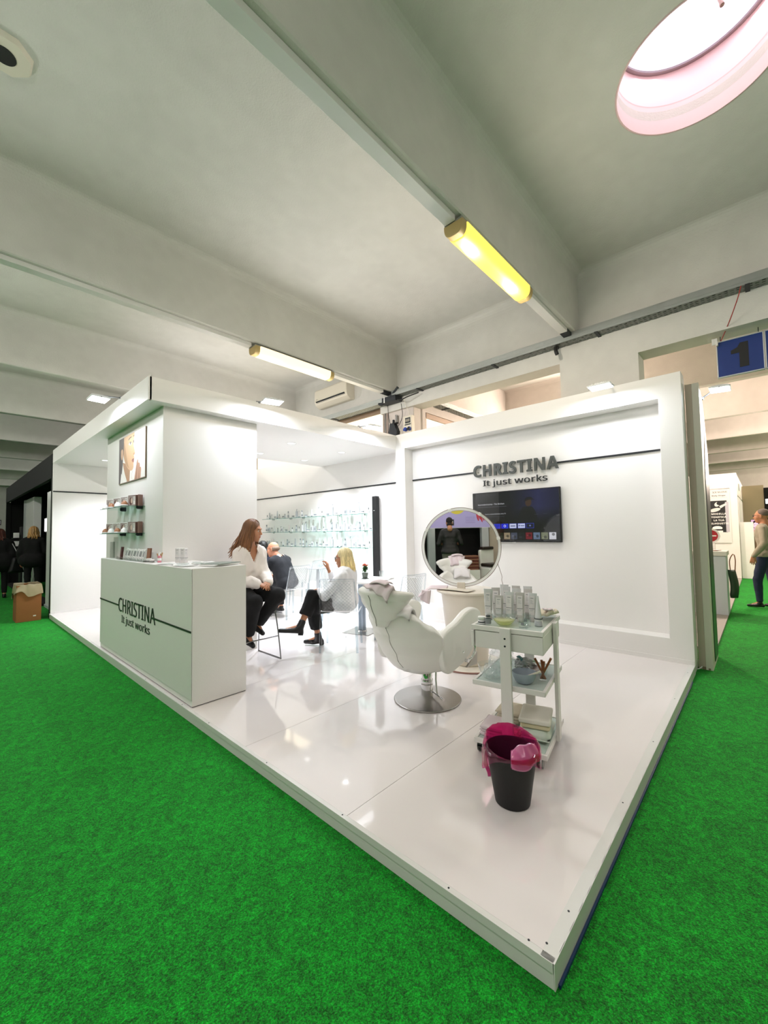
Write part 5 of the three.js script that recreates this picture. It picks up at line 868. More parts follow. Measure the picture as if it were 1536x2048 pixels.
    if (C.collar) for (const s of [-1, 1]) mesh('collar', padded((u, w) => { const a = lerp(2.6, C.collarEnd ?? .55, u) * s, rr0 = neckR + .006 + .022 * w, p = nb.clone().addScaledVector(left, Math.sin(a) * rr0).addScaledVector(fwd, .012 + Math.cos(a) * (rr0 + .012)).addScaledVector(up, .038 - .055 * w - (u > .6 ? (u - .6) * .12 : 0)); return p; }, 14, 5, .004, .1), C.collar, t);
    if (C.cuff) for (const s of ['L', 'R']) if (J['dirHand' + s]) mesh('cuff', [rod(mix(j['el' + s], j['wr' + s], .78).toArray(), mix(j['el' + s], j['wr' + s], .93).toArray(), .048, .044, 16)], C.cuff, t);
  }
  for (const s of ['L', 'R']) { // shoes: the sole runs straight from heel to toe
    const a = j['an' + s], shin = j['kn' + s].clone().sub(a).normalize(), to = j['to' + s], d0 = to.clone().sub(a).normalize(), back = d0.clone().addScaledVector(shin, -d0.dot(shin)).normalize(), heel = a.clone().addScaledVector(shin, -.048).addScaledVector(back, -.03), along = to.clone().sub(heel).normalize(), fup = shin.clone().addScaledVector(along, -shin.dot(along)).normalize(), sole = heel.clone().addScaledVector(fup, -.024);
    const P = [seg(heel, mix(heel, to, .5), .034, .036, .02), seg(mix(heel, to, .5), to, .036, .026, .02), seg(a, mix(heel, to, .35), .04, .036, .02)];
    if (C.boots) P.push(seg(a.clone().addScaledVector(shin, .055), a, .043, .042, .02));
    const sh = mesh(C.boots ? 'boot' : 'shoe', grow(P, Math.min(cell, .01), { cut: (x, y, z) => -V(x, y, z).sub(sole).dot(fup) }), C.shoe || M.shoeBlack, t);
    if (C.boots) mesh('heel', rod(heel.clone().addScaledVector(fup, -.01).toArray(), heel.clone().addScaledVector(fup, -.045).toArray(), .034, .03, 14), M.shoeBlack, sh);
  }
  return t;
}
const hairMat = (c) => std(c, .45, { vertexColors: true });
Object.assign(M, { eyeWhite: std(0xe9e4de, .3), iris: std(0x2a1d14, .2), lips: std(0xa8574c, .5), hairDark: std(0x2a1c14, .6), skin: std(0xcf9c78, .55), skinTan: std(0xb9805e, .55), skinRed: std(0xb87a5c, .5), shoeBlack: std(0x0b0b0c, .35), trouser: std(0x050506, .9), suit: std(0x070910, .9), blouse: std(0xefe6df, .65), shirtWhite: std(0xe4e3e4, .8), navy: std(0x090e26, .85) });

// the woman on the bar stool
person('woman with long brown hair in a white blouse on the bar stool', [-4.31, TOP, -2.36], {
  pelvis: [-4.31, .85, -2.37], chest: [-4.265, 1.345, -2.375], head: [-4.215, 1.525, -2.385], dirFace: [.78, -.14, -.6], dirUp: [.05, 1, 0],
  shL: [-4.275, 1.28, -2.515], shR: [-4.275, 1.28, -2.225], elL: [-4.235, 1.02, -2.54], elR: [-4.255, 1.02, -2.19], wrL: [-4.035, .955, -2.47], wrR: [-4.035, .945, -2.345], dirHandL: [.7, -.25, .72], dirHandR: [.75, -.2, -.62], dirPalmL: [-.2, -.9, .3], dirPalmR: [-.2, -.9, -.3], curlL: .3, curlR: .5, thumbL: -1, thumbR: 1,
  hipL: [-4.28, .845, -2.46], hipR: [-4.28, .845, -2.28], knL: [-3.92, .815, -2.515], knR: [-3.98, .765, -2.27], anL: [-4.20, .48, -2.43], anR: [-4.15, .375, -2.29], toL: [-4.09, .395, -2.43], toR: [-4.03, .30, -2.28],
}, { skin: M.skinTan, hair: hair({ seed: 4, len: .33, n: 300, front: .95, spread: 2.4, back: -1.6, blow: .06, wave: .016, thick: .0062, parting: -.02 }), hairMat: hairMat(0x7a5234), brow: M.hairDark, legs: M.trouser, loose: .012, ankle: .03, top: M.blouse, topName: 'blouse', ease: .02, fold: .03, foldF: 14, vneck: .17, hem: .03, collar: M.blouse, cuff: M.blouse, cuffLoose: 1.2, headCell: .004 });
// a few strands lifted over her shoulder
// the blonde woman on the acrylic chair
person('blonde woman in a white shirt sitting cross-legged on an acrylic chair', [-3.82, TOP, -3.36], {
  pelvis: [-3.80, .665, -3.38], chest: [-3.80, 1.025, -3.43], head: [-3.86, 1.168, -3.42], dirFace: [-.74, -.1, .62], dirUp: [-.18, 1, .05],
  shL: [-3.715, .97, -3.26], shR: [-3.885, .97, -3.585], elL: [-3.855, .745, -3.115], elR: [-4.09, .83, -3.46], wrL: [-3.985, .80, -3.105], wrR: [-4.135, 1.015, -3.405], dirHandL: [-.9, -.2, .15], dirPalmL: [.1, -1, 0], dirHandR: [-.15, .9, .1], dirPalmR: [-.8, .3, .5], curlL: .35, curlR: [.5, .6, .7, .8], thumbL: 1, thumbR: 1, spreadR: .25,
  hipL: [-3.75, .655, -3.29], hipR: [-3.86, .66, -3.46], knL: [-4.08, .575, -3.11], knR: [-4.03, .745, -3.09], anL: [-4.12, .185, -3.22], anR: [-4.03, .395, -2.885], toL: [-4.28, .125, -3.14], toR: [-4.115, .375, -2.665],
}, { skin: M.skinTan, hair: hair({ seed: 9, len: .20, n: 280, front: 1.2, spread: 2.0, back: -.6, wave: .006, thick: .0068 }), hairMat: hairMat(0xe2cf9c), legs: M.trouser, loose: .02, ankle: .135, top: M.shirtWhite, ease: .022, fold: .032, foldF: 12, straight: true, hem: -.15, flare: .03, sleeve: .85, collar: M.shirtWhite, boots: true, glasses: M.hairDark, headCell: .004 });
// the man in the dark suit, and the woman opposite him
person('balding man with glasses in a dark suit sitting with his back to the room', [-5.93, TOP, -3.98], {
  pelvis: [-5.920, 0.67, -3.980], chest: [-6.080, 1.075, -3.930], head: [-6.195, 1.215, -3.880], dirFace: [-.78, -.2, .55], dirUp: [-.25, 1, .05],
  shL: [-6.025, 1.02, -3.750], shR: [-6.120, 1.02, -4.120], elL: [-6.140, 0.78, -3.670], elR: [-6.260, 0.78, -4.170], wrL: [-6.360, 0.74, -3.750], wrR: [-6.420, 0.74, -4.050], dirHandL: [-.9, 0, -.3], dirPalmL: [0, -1, 0], dirHandR: [-.9, 0, .2], dirPalmR: [0, -1, 0], thumbL: 1, thumbR: -1,
  hipL: [-5.930, 0.65, -3.890], hipR: [-5.930, 0.65, -4.070], knL: [-6.300, 0.62, -3.790], knR: [-6.340, 0.62, -4.110], anL: [-6.200, 0.19, -3.880], anR: [-6.300, 0.19, -4.110], toL: [-6.360, 0.12, -3.810], toR: [-6.480, 0.12, -4.110],
}, { male: true, build: 1.06, skin: M.skinRed, hair: grow([{ c: V(0, .0, -.055), r: V(.0795, .045, .066), k: .02 }, { c: V(.066, -.005, -.03), r: V(.016, .035, .04), k: .02 }, { c: V(-.066, -.005, -.03), r: V(.016, .035, .04), k: .02 }], .006), hairMat: std(0x6f5a48, .7), legs: M.suit, top: M.suit, topName: 'jacket', straight: true, ease: .022, fold: .014, foldF: 10, hem: -.1, neckR: .074, collar: M.paper, glasses: M.line, headCell: .005, handCell: .005 });
acrylicChair('clear acrylic chair under the dark-haired woman facing the man', [-6.98, TOP, -4.12], 1.35);
person('dark-haired woman in navy sitting opposite the man in the suit', [-6.95, TOP, -4.1], {
  pelvis: [-6.95, .66, -4.11], chest: [-6.90, 1.06, -4.09], head: [-6.86, 1.215, -4.08], dirFace: [.55, -.45, .75], dirUp: [.2, 1, .2],
  shL: [-6.87, 1.0, -4.26], shR: [-6.93, 1.0, -3.93], elL: [-6.78, .78, -4.3], elR: [-6.83, .78, -3.88], wrL: [-6.6, .74, -4.2], wrR: [-6.62, .74, -3.98], dirHandL: [.9, 0, .3], dirPalmL: [0, -1, 0], dirHandR: [.9, 0, -.2], dirPalmR: [0, -1, 0], thumbL: -1, thumbR: 1,
  hipL: [-6.94, .65, -4.2], hipR: [-6.94, .65, -4.02], knL: [-6.54, .62, -4.2], knR: [-6.54, .62, -4.02], anL: [-6.6, .19, -4.2], anR: [-6.6, .19, -4.04], toL: [-6.44, .12, -4.2], toR: [-6.44, .12, -4.04],
}, { skin: M.skin, hair: hair({ seed: 14, len: .24, n: 80, front: .75, spread: 1.2 }), hairMat: hairMat(0x14100e), legs: M.trouser, top: M.navy, topName: 'sweater', ease: .02, vneck: .1, headCell: .006, handCell: .006, cell: .016 });
function standing(x, z, yaw, h, o = {}) { // a standing pose, arms given in the body's own frame
  const k = h / 1.75, R = (a, b, c) => { const s = Math.sin(yaw), q = Math.cos(yaw); return [x + (a * q + c * s) * k, o.y0 + b * k, z + (-a * s + c * q) * k]; }, D = (a, b, c) => { const s = Math.sin(yaw), q = Math.cos(yaw); return [a * q + c * s, b, -a * s + c * q]; };
  const A = o.arm || {}, st = o.stride || 0;
  return { pelvis: R(0, .94, 0), chest: R(0, 1.46, .01), head: R(0, 1.62, .03), dirFace: D(...(o.face || [0, -.05, 1])), shL: R(.18, 1.40, 0), shR: R(-.18, 1.40, 0), elL: R(...(A.elL || [.24, 1.12, -.02])), elR: R(...(A.elR || [-.24, 1.12, -.02])), wrL: R(...(A.wrL || [.25, .87, .06])), wrR: R(...(A.wrR || [-.25, .87, .06])), dirHandL: D(...(A.hL || [0, -1, .15])), dirHandR: D(...(A.hR || [0, -1, .15])), dirPalmL: D(-1, 0, 0), dirPalmR: D(1, 0, 0), thumbL: 1, thumbR: -1, hipL: R(.09, .92, 0), hipR: R(-.09, .92, 0), knL: R(.1, .5, .03 + st), knR: R(-.1, .5, .03 - st), anL: R(.1, .085, st * 1.2), anR: R(-.1, .085, -st * 1.2), toL: R(.12, .03, .15 + st * 1.2), toR: R(-.12, .03, .15 - st * 1.2) };
}
// passers-by
person('man in a grey jacket, blue jeans and black trainers in the far aisle', [.03, 0, -10.1], standing(.03, -10.1, -1.75, 1.78, { y0: .002, stride: .08, arm: { elL: [.25, 1.14, -.03], wrL: [.27, .9, .12], elR: [-.25, 1.14, -.05], wrR: [-.27, .88, .05] } }),
  { male: true, build: 1.1, cell: .018, headCell: .007, handCell: .007, skin: M.skinTan, hair: grow([{ c: V(0, .05, -.03), r: V(.08, .08, .09), k: .02 }, { c: V(0, -.05, .075), r: V(.066, .12, .075), sub: true, k: .01 }], .009), hairMat: std(0x6b6058, .8), legs: std(0x17243f, .85), top: std(0x9d9482, .85), topName: 'jacket', hem: -.04, glasses: M.line, soleMat: M.paper, ankle: .02 });
person('blonde woman in a black coat standing in the entrance of the black stand', [-13.0, .06, -1.52], standing(-13.0, -1.52, -1.9, 1.68, { y0: .062, face: [.3, -.1, 1], arm: { elR: [-.25, 1.13, .05], wrR: [-.1, 1.2, .25], hR: [.3, .6, .6] } }), { cell: .02, headCell: .008, handCell: .008, skin: M.skinTan, hair: hair({ seed: 21, len: .2, n: 60, front: 1.1, spread: 2, wave: .02, thick: .013 }), hairMat: hairMat(0xb58a54), legs: M.trouser, top: M.blackWall, topName: 'coat', ease: .04, hem: -.35, flare: .05 });
person('person in long black clothes with auburn hair at the outer edge of the black stand', [-13.9, 0, -1.0], standing(-13.9, -1.0, -1.6, 1.7, { y0: .002 }), { cell: .02, headCell: .008, handCell: .008, skin: M.skinTan, hair: hair({ seed: 25, len: .22, n: 50, front: 1.1, spread: 1.5, thick: .013 }), hairMat: hairMat(0x5a2a1c), legs: M.trouser, top: M.blackWall, topName: 'coat', ease: .06, hem: -.5, flare: .09 });
{ const t = thing('handbag', 'black shoulder bag hanging at the side of the auburn-haired person', 'bag', [-13.62, .72, -1.28]); mesh('bag', padded((u, v) => V(lerp(-.04, .04, u), lerp(-.1, .28, v), lerp(-.16, .16, u) * (1 - .6 * v)), 8, 12, .1, .2), M.black, t); mesh('strap', tube([[0, .24, -.06], [-.08, .45, 0], [-.2, .62, .06]], .008, 20, 6), M.prodGrey, t); }
person('man in a black polo shirt seen from behind in the vanity mirror', [-1.29, 0, 1.75], standing(-1.29, 1.75, .1, 1.8, { y0: .002, face: [0, -.35, 1], arm: { elL: [.26, 1.13, .0], elR: [-.26, 1.13, .0], wrL: [.1, 1.1, .25], wrR: [-.1, 1.1, .25], hL: [-.5, .2, .8], hR: [.5, .2, .8] } }), { male: true, build: 1.15, cell: .018, headCell: .007, handCell: .007, skin: M.skinTan, hair: grow([{ c: V(0, .045, -.03), r: V(.079, .085, .088), k: .02 }, { c: V(0, -.06, -.03), r: V(.07, .05, .07), k: .02 }, { c: V(0, -.05, .075), r: V(.066, .12, .078), sub: true, k: .01 }], .009), hairMat: std(0x1d1613, .8), legs: std(0x6a665f, .85), top: M.black, topName: 'polo_shirt', sleeve: .5, hem: -.06, ankle: .02 });
// ---------------------------------------------------------------- cable trays, air conditioner, column fittings, hanging sign
const perf = (() => { const c = dataTex(128, (u, v) => { const a = (u * 4) % 1, b = (v * 4 + (Math.floor(u * 4) % 2) * .5) % 1; const hole = a > .2 && a < .8 && b > .3 && b < .7; return hole ? [0, 0, 0] : [255, 255, 255]; }); return c; })();
M.perforated = new THREE.MeshStandardMaterial({ color: 0x7f837f, roughness: .5, metalness: .8, alphaMap: perf, alphaTest: .5, side: THREE.DoubleSide });
function cableTray(label, len, pos, turn) { // runs along +x; lip on +z, wall on -z
  const t = thing('cable_tray', label, 'cable tray', pos, turn);
  const flat = new THREE.PlaneGeometry(len, .17).rotateX(Math.PI / 2).translate(len / 2, 0, .085); const uv = flat.attributes.uv; for (let i = 0; i < uv.count; i++) uv.setXY(i, uv.getX(i) * len * 5, uv.getY(i) * .85);
  mesh('perforated_floor', flat, M.perforated, t);
  mesh('front_lip', [box(len, .1, .003, len / 2, 0, .17, 0), box(len, .003, .02, len / 2, .098, .16, 0), box(len, .012, .006, len / 2, .03, .173, .001)], M.galv, t);
  mesh('back_lip', box(len, .08, .003, len / 2, 0, .004, 0), M.galv, t);
  for (let x = .6; x < len; x += 1.45) mesh('bracket', [box(.04, .012, .19, x, -.014, .09, .002)], M.darkMetal, t);
  for (const [z, r] of [[.05, .012], [.08, .016], [.12, .011]]) mesh('cable', tube([[.05, .016, z], [len * .3, .014, z + .01], [len * .6, .016, z - .01], [len - .05, .015, z]], r, 40, 6), M.cableGrey, t);
  return t;
}
cableTray('galvanised cable tray with bright lip along the girder above the sign wall', 10.6, [-4.95, 4.0, -5.8], 0);
cableTray('darker cable tray running below the air conditioner', 6.6, [-11.6, 3.92, -5.8], 0);
cableTray('perforated cable tray running back along the annex wall', 5.2, [-4.6, 3.9, -6.15], Math.PI / 2);
for (const [x, y, z, lab] of [[-1.97, 3.93, -5.66, 'where the rib meets the sign wall pillar']]) { const t = thing('cable_elbow', `black cable sleeve dropping from the cable tray ${lab}`, 'cable', [x, y, z]); mesh('sleeve', tube([[0, .06, -.08], [.01, .02, .03], [.03, -.05, .07], [.04, -.09, .06]], .024, 16, 10), M.black, t); }
{
  const t = thing('tray_junction', 'dark cable tray junction box with loose sleeves on top of the concrete column', 'junction', [-5.0, 3.93, -5.69]);
  mesh('box', box(.34, .1, .2, 0, -.03, 0, .01), M.darkMetal, t); mesh('sleeve', tube([[-.1, .07, 0], [.0, .1, .02], [.12, .14, .05], [.2, .2, .05]], .028, 16, 10), M.darkMetal, t); mesh('tie', box(.02, .11, .01, -.1, -.035, .103, .002), M.paper, t);
  mesh('cable', tube([[.15, -.02, .04], [.3, -.06, .08], [.42, -.03, .06], [.62, .02, -.02]], .01, 24, 6), M.black, t); mesh('sleeve', tube([[-.16, .0, .02], [-.24, -.02, .05], [-.3, .01, .03]], .03, 12, 10), M.darkMetal, t);
}
{ // wall-hung air conditioner
  const t = thing('air_conditioner', 'cream wall-hung split air conditioner on the girder', 'air conditioner', [-6.66, 4.25, -5.8]);
  const pr = shapeOf([[0, .38], [.19, .38], [.215, .34], [.215, .12], [.19, .06], [.10, 0], [0, .01]]);
  mesh('body', extrude(pr, 1.04, .008, 2).rotateY(-Math.PI / 2).translate(.52, 0, 0), M.acCream, t);
  mesh('front_panel', box(1.03, .21, .012, 0, .145, .222, .005), M.acCream, t);
  mesh('louvre', box(.94, .075, .008, 0, -.04, 0, .003).rotateX(.95).translate(0, .075, .185), M.acGrey, t); mesh('louvre', box(.94, .03, .008, 0, 0, 0, .002).rotateX(.6).translate(0, .10, .222), M.line, t);
  mesh('badge', box(.05, .012, .003, -.44, .16, .229, .001), M.acGrey, t);
}
// fittings on the column
{
  const b = thing('socket_box', 'white distribution box with blue sockets and dark display on the concrete column', 'box', [-4.70, 3.27, -5.86]);
  mesh('housing', box(.2, .34, .09, 0, 0, .045, .008), M.acCream, b); mesh('display', box(.12, .1, .01, .01, .2, .092, .003), M.darkMetal, b); mesh('nameplate', box(.1, .05, .006, .01, .225, .099, .002), M.acGrey, b);
  mesh('rail', box(.14, .018, .012, .01, .165, .093, .002), M.darkMetal, b);
  for (const x of [-.035, .055]) { const s = mesh('socket', new THREE.CylinderGeometry(.03, .034, .05, 20).rotateX(1.2).translate(x, .09, .105), M.socketBlue, b); mesh('cap', new THREE.CylinderGeometry(.034, .034, .012, 20).rotateX(1.2).translate(x, .082, .13), x > 0 ? M.black : M.socketBlue, s); }
  for (let i = 0; i < 3; i++) single('conduit', tube([[-5.35 + i * .05, 3.95, -5.84], [-5.35 + i * .05, 3.6, -5.83], [-5.35 + i * .05 + (i === 2 ? .03 : 0), 3.0, -5.83]], .014, 20, 8), i === 1 ? M.cableGrey : M.conduitPink, `grey pink conduit on the outer edge of the concrete column, ${['outer', 'middle', 'inner'][i]} of three`, 'conduit');
  const f = thing('wall_lamp', 'dark grey switched-off wedge lamp on the concrete column', 'lamp', [-5.07, 3.27, -5.86]);
  mesh('body', extrude([[-.11, 0], [.09, -.02], [.11, .1], [.03, .26], [-.05, .26]], .09, .01, 2), M.darkMetal, f); mesh('bracket', box(.03, .1, .03, -.02, .25, .03, .004), M.darkMetal, f);
  const p = thing('tube_socket', 'small dark cylinder fitting with cables on the concrete column', 'fitting', [-5.0, 3.54, -5.82]); mesh('body', cyl(.026, .026, .14, 0, 0, 0, 18), M.cableGrey, p); mesh('cap', cyl(.03, .03, .02, 0, -.01, 0, 18), M.black, p); mesh('cap', cyl(.03, .03, .02, 0, .13, 0, 18), M.steel, p);
  single('loose_cable', tube([[-5.15, 3.94, -5.74], [-5.17, 3.7, -5.78], [-5.1, 3.5, -5.77], [-5.0, 3.44, -5.79], [-4.9, 3.5, -5.79], [-4.84, 3.66, -5.8], [-4.8, 3.85, -5.72]], .006, 50, 6), M.black, 'loose black cable looping down the concrete column', 'cable');
  single('loose_cable', tube([[-4.75, 3.94, -5.72], [-4.72, 3.75, -5.80], [-4.68, 3.62, -5.82]], .005, 20, 6), M.acCream, 'pale cable dropping into the socket box on the concrete column', 'cable');
  const pl = thing('patch_plate', 'perforated cream plate low on the concrete column', 'plate', [-5.0, 3.12, -5.858]); mesh('plate', box(.2, .3, .01, 0, 0, 0, .003), M.acCream, pl); for (let i = 0; i < 8; i++) mesh('hole', new THREE.CylinderGeometry(.012, .012, .004, 12).rotateX(Math.PI / 2).translate(-.07 + (i % 3) * .07, .04 + Math.floor(i / 3) * .09, .006), M.black, pl);
}
// hanging number sign
{
  const mk = (x, label, digit) => {
    const t = thing('hanging_sign', label, 'sign', [x, 3.18, -6.0]);
    mesh('panel', box(.395, .405, .03, 0, 0, 0, .002), M.signBlue, t);
    for (const [a, b, c, d] of [[-.2, -.19, -.006, .411], [.19, .2, -.006, .411]]) mesh('frame', bx(a, b, c, d, -.02, .02, .002), M.galvPale, t);
    for (const [y0, y1] of [[-.008, .004], [.401, .413]]) mesh('frame', bx(-.2, .2, y0, y1, -.02, .02, .002), M.galvPale, t);
    if (digit) mesh('numeral', extrude([[-.005, .07], [.072, .07], [.072, .345], [.005, .345], [-.02, .30], [-.075, .275], [-.075, .235], [-.005, .235]], .004).translate(0, 0, .0152), M.black, t);
    mesh('hanger', [rod([-.16, .41, 0], [-.16, .47, 0], .004), rod([.16, .41, 0], [.16, .47, 0], .004)], M.darkMetal, t);
    return t;
  };
  mk(-.095, 'blue hanging hall sign with a black number 1', true); mk(.31, 'blue hanging hall sign panel cut off beside the number 1', false);
  const br = thing('sign_bracket', 'white clamp bracket at the corner of the blue hall sign', 'bracket', [-.305, 3.56, -5.97]); mesh('clamp', [box(.05, .07, .03, 0, 0, 0, .004), box(.02, .05, .05, .02, -.02, 0, .003)], M.trimWhite, br);
  single('red_wire', tube([[-.05, 4.0, -5.63], [-.08, 3.88, -5.62], [-.15, 3.72, -5.72], [-.23, 3.62, -5.94], [-.25, 3.594, -5.98]], .005, 30, 6), M.wireRed, 'thin red wire hanging from the cable tray to the blue sign', 'wire');
}
{
  const t = thing('ceiling_speaker', 'octagonal cream ceiling fitting with dark opening near the camera', 'fitting', [-3.80, 4.95, -.225]);
  mesh('plate', new THREE.CylinderGeometry(.17, .155, .035, 8).rotateY(.39).translate(0, -.0185, 0), M.acCream, t); mesh('opening', new THREE.CylinderGeometry(.07, .07, .006, 24).translate(0, -.037, 0), M.black, t);
}
// scraps of paper on the carpet
[[-.02, -2.13, .018, 'larger'], [.17, -2.58, .007, 'tiny far'], [-.17, -1.57, .006, 'tiny near'], [.22, -1.87, .008, 'small curled'], [.06, -2.42, .006, 'tiny middle']].forEach(([x, z, r, w], i) => { const t = thing('paper_scrap', `${w} white scrap of paper on the green carpet beside the platform`, 'scrap', [x, .001, z], i); mesh('scrap', padded((u, v) => V(lerp(-r, r, u), .002 + r * .3 * u * v, lerp(-r * .7, r * .7, v) + r * .3 * u), 4, 4, .001, .3), M.paper, t); });
// ---------------------------------------------------------------- the stand behind on the right, and the aisle beyond it
{
  const prof = (() => { const s = new THREE.Shape(); s.moveTo(5.43, 0); s.lineTo(5.43, 3.02); s.bezierCurveTo(5.75, 2.98, 6.05, 2.6, 6.06, 2.1); s.lineTo(6.06, 0); s.closePath(); return s; })();
  const t = thing('display_wall', 'cream display wall with a rounded top, close beside the sign wall', 'wall panel', [-.49, 0, -5.74]);
  const at = (g, x) => g.rotateY(Math.PI / 2).translate(x + .49, 0, 5.74);
  mesh('core_panel', at(extrude(prof, .058, .001, 1, 20), -.549), M.panelTaupe, t); mesh('face_panel', at(extrude(prof, .058, .001, 1, 20), -.4885), M.panelCream, t);
  mesh('foot', [bx(-.03, .0, .0, .03, .29, .312, .002), bx(.02, .04, .0, .02, .29, .312, .002)], M.frameBrown, t); mesh('cable', tube([[-.03, .03, .318], [-.05, .01, .34], [-.07, .004, .35]], .006, 12, 6), M.trimWhite, t);
}
{
  const tex = canvasTex(256, 1024, (x, w, h) => { x.fillStyle = '#15171a'; x.fillRect(0, 0, w, h); const g = (c, a, b, r0, r1) => { x.fillStyle = c; x.beginPath(); x.ellipse(a, b, r0, r1, 0, 0, 7); x.fill(); }; g('#7a5a44', 120, 160, 70, 130); g('#3a2a22', 90, 110, 60, 100); g('#a07a5c', 150, 200, 36, 70); g('#4a5450', 130, 480, 90, 180); g('#0b0c0e', 120, 760, 140, 260); g('#1f3a2c', 150, 990, 120, 60); });
  const t = thing('wall_poster', 'dark portrait poster on the side of the cream display wall', 'poster', [-.428, .05, -5.82]);
  const s = new THREE.Shape(); s.moveTo(-.2, 0); s.lineTo(.2, 0); s.lineTo(.2, 2.28); s.quadraticCurveTo(.12, 2.42, .0, 2.5); s.quadraticCurveTo(-.16, 2.3, -.2, 2.05); s.closePath();
  const g = extrude(s, .004, 0, 1, 8), uv = g.attributes.uv; for (let i = 0; i < uv.count; i++) uv.setXY(i, (g.attributes.position.getX(i) + .2) / .4, g.attributes.position.getY(i) / 2.5);
  mesh('print', g.rotateY(Math.PI / 2), std(0xffffff, .35, { map: tex }), t);
}
flood([-.27, 2.97, -5.72], [-.33, 2.0, -5.72], [-.43, 2.92, -5.75], 'LED floodlight on an arm at the top of the cream display wall', .6);
struct('floor_grey', bx(-4.55, -.462, 0, .025, -15, -6.3, .002), M.floorGrey);
{
  const t = thing('white_counter', 'white panelled counter in the aisle beyond the cream display wall', 'counter', [-.95, .025, -9.0]);
  for (let i = 0; i < 3; i++) mesh('panel', bx(-.45 + i * .315, -.138 + i * .315, 0, .96, -.25, .25, .004), M.counterBlue, t); mesh('top', bx(-.47, .51, .965, 1.04, -.27, .27, .006), M.trimWhite, t);
  const b = thing('brochure_fan', 'fanned brochures on the white counter in the aisle', 'brochures', [-.62, 1.067, -8.95]); for (let i = 0; i < 4; i++) mesh('brochure', box(.12, .004, .17, 0, .004 * i, 0, .0008).rotateY(i * .4), i % 2 ? M.paper : M.spatulaWood, b);
  const r = thing('round_display', 'red and white round display card on the white counter in the aisle', 'display', [-.66, 1.067, -9.05]); mesh('disc', new THREE.CylinderGeometry(.13, .13, .012, 40).rotateX(Math.PI / 2).translate(0, .25, 0), M.paper, r); mesh('centre', new THREE.CylinderGeometry(.1, .1, .006, 40).rotateX(Math.PI / 2).translate(0, .25, .008), M.displayRed, r); mesh('bar', box(.16, .02, .004, 0, .24, .013, .001), M.paper, r); mesh('foot', box(.12, .13, .05, 0, 0, 0, .01), M.paper, r);
  const g = thing('carrier_bag', 'dark green carrier bag hanging at the corner of the white counter', 'bag', [-.385, .42, -8.86]); mesh('bag', padded((u, v) => V(lerp(-.05, .05, u) + .02 * Math.sin(v * 4), lerp(-.12, .34, v), .03 * Math.sin(u * 5)), 8, 14, (u, v) => .07 - .03 * v, .2), M.bagGreen, g); mesh('handle', tube([[-.03, .33, 0], [-.03, .5, 0], [.02, .6, 0], [.04, .5, 0], [.03, .33, 0]], .008, 24, 6), M.spatulaWood, g);
}
{
  const tex = canvasTex(512, 1780, (x, w, h) => {
    x.fillStyle = '#e4e1dd'; x.fillRect(0, 0, w, h); x.fillStyle = '#3c3c44'; x.textAlign = 'center'; x.font = 'bold 74px serif'; x.fillText("XX’SLINE", w * .56, 120); x.font = 'bold 60px sans-serif'; x.fillStyle = '#1d1d22'; x.fillText('Body Shape', w * .5, 230); x.fillStyle = '#9a9aa0'; x.fillRect(40, 268, w - 100, 6);
    x.fillStyle = '#111214'; x.fillRect(0, 380, w * .86, 1060); x.fillStyle = '#b9b5c0'; x.fillRect(w * .78, 430, w * .16, 1000);
    x.fillStyle = '#d9d6d4'; x.beginPath(); x.ellipse(210, 500, 60, 80, .4, 0, 7); x.fill(); x.beginPath(); x.ellipse(150, 690, 140, 60, -.3, 0, 7); x.fill(); x.beginPath(); x.moveTo(260, 560); x.lineTo(420, 470); x.lineTo(440, 520); x.lineTo(290, 640); x.fill(); x.fillStyle = '#0c0c0e'; x.beginPath(); x.ellipse(260, 470, 60, 60, 0, 0, 7); x.fill();
    x.fillStyle = '#f2f0ee'; x.font = 'bold 78px sans-serif'; ['MODELLA', 'TONIFICA', 'LA TUA', 'SILHOUETTE'].forEach((s, i) => x.fillText(s, w * .46, 850 + i * 108)); x.beginPath(); x.ellipse(190, 1300, 120, 70, 0, 0, 7); x.fill(); x.fillStyle = '#3a3a40'; x.fillRect(100, 1330, 200, 40); x.fillStyle = '#e8e6e3'; x.fillRect(100, 1385, 220, 60);
  });
  const t = thing('banner', 'tall printed banner reading Modella tonifica la tua silhouette on a white wall', 'banner', [-.865, 1.0, -14.93]);
  mesh('sheet', bx(-.24, .24, 0, 1.52, -.004, .004, .001), M.paper, t); mesh('print', new THREE.PlaneGeometry(.47, 1.5).translate(0, .76, .0052), std(0xffffff, .5, { map: tex }), t); mesh('rail', bx(-.245, .245, 1.51, 1.535, -.01, .01, .003), M.steel, t);
}
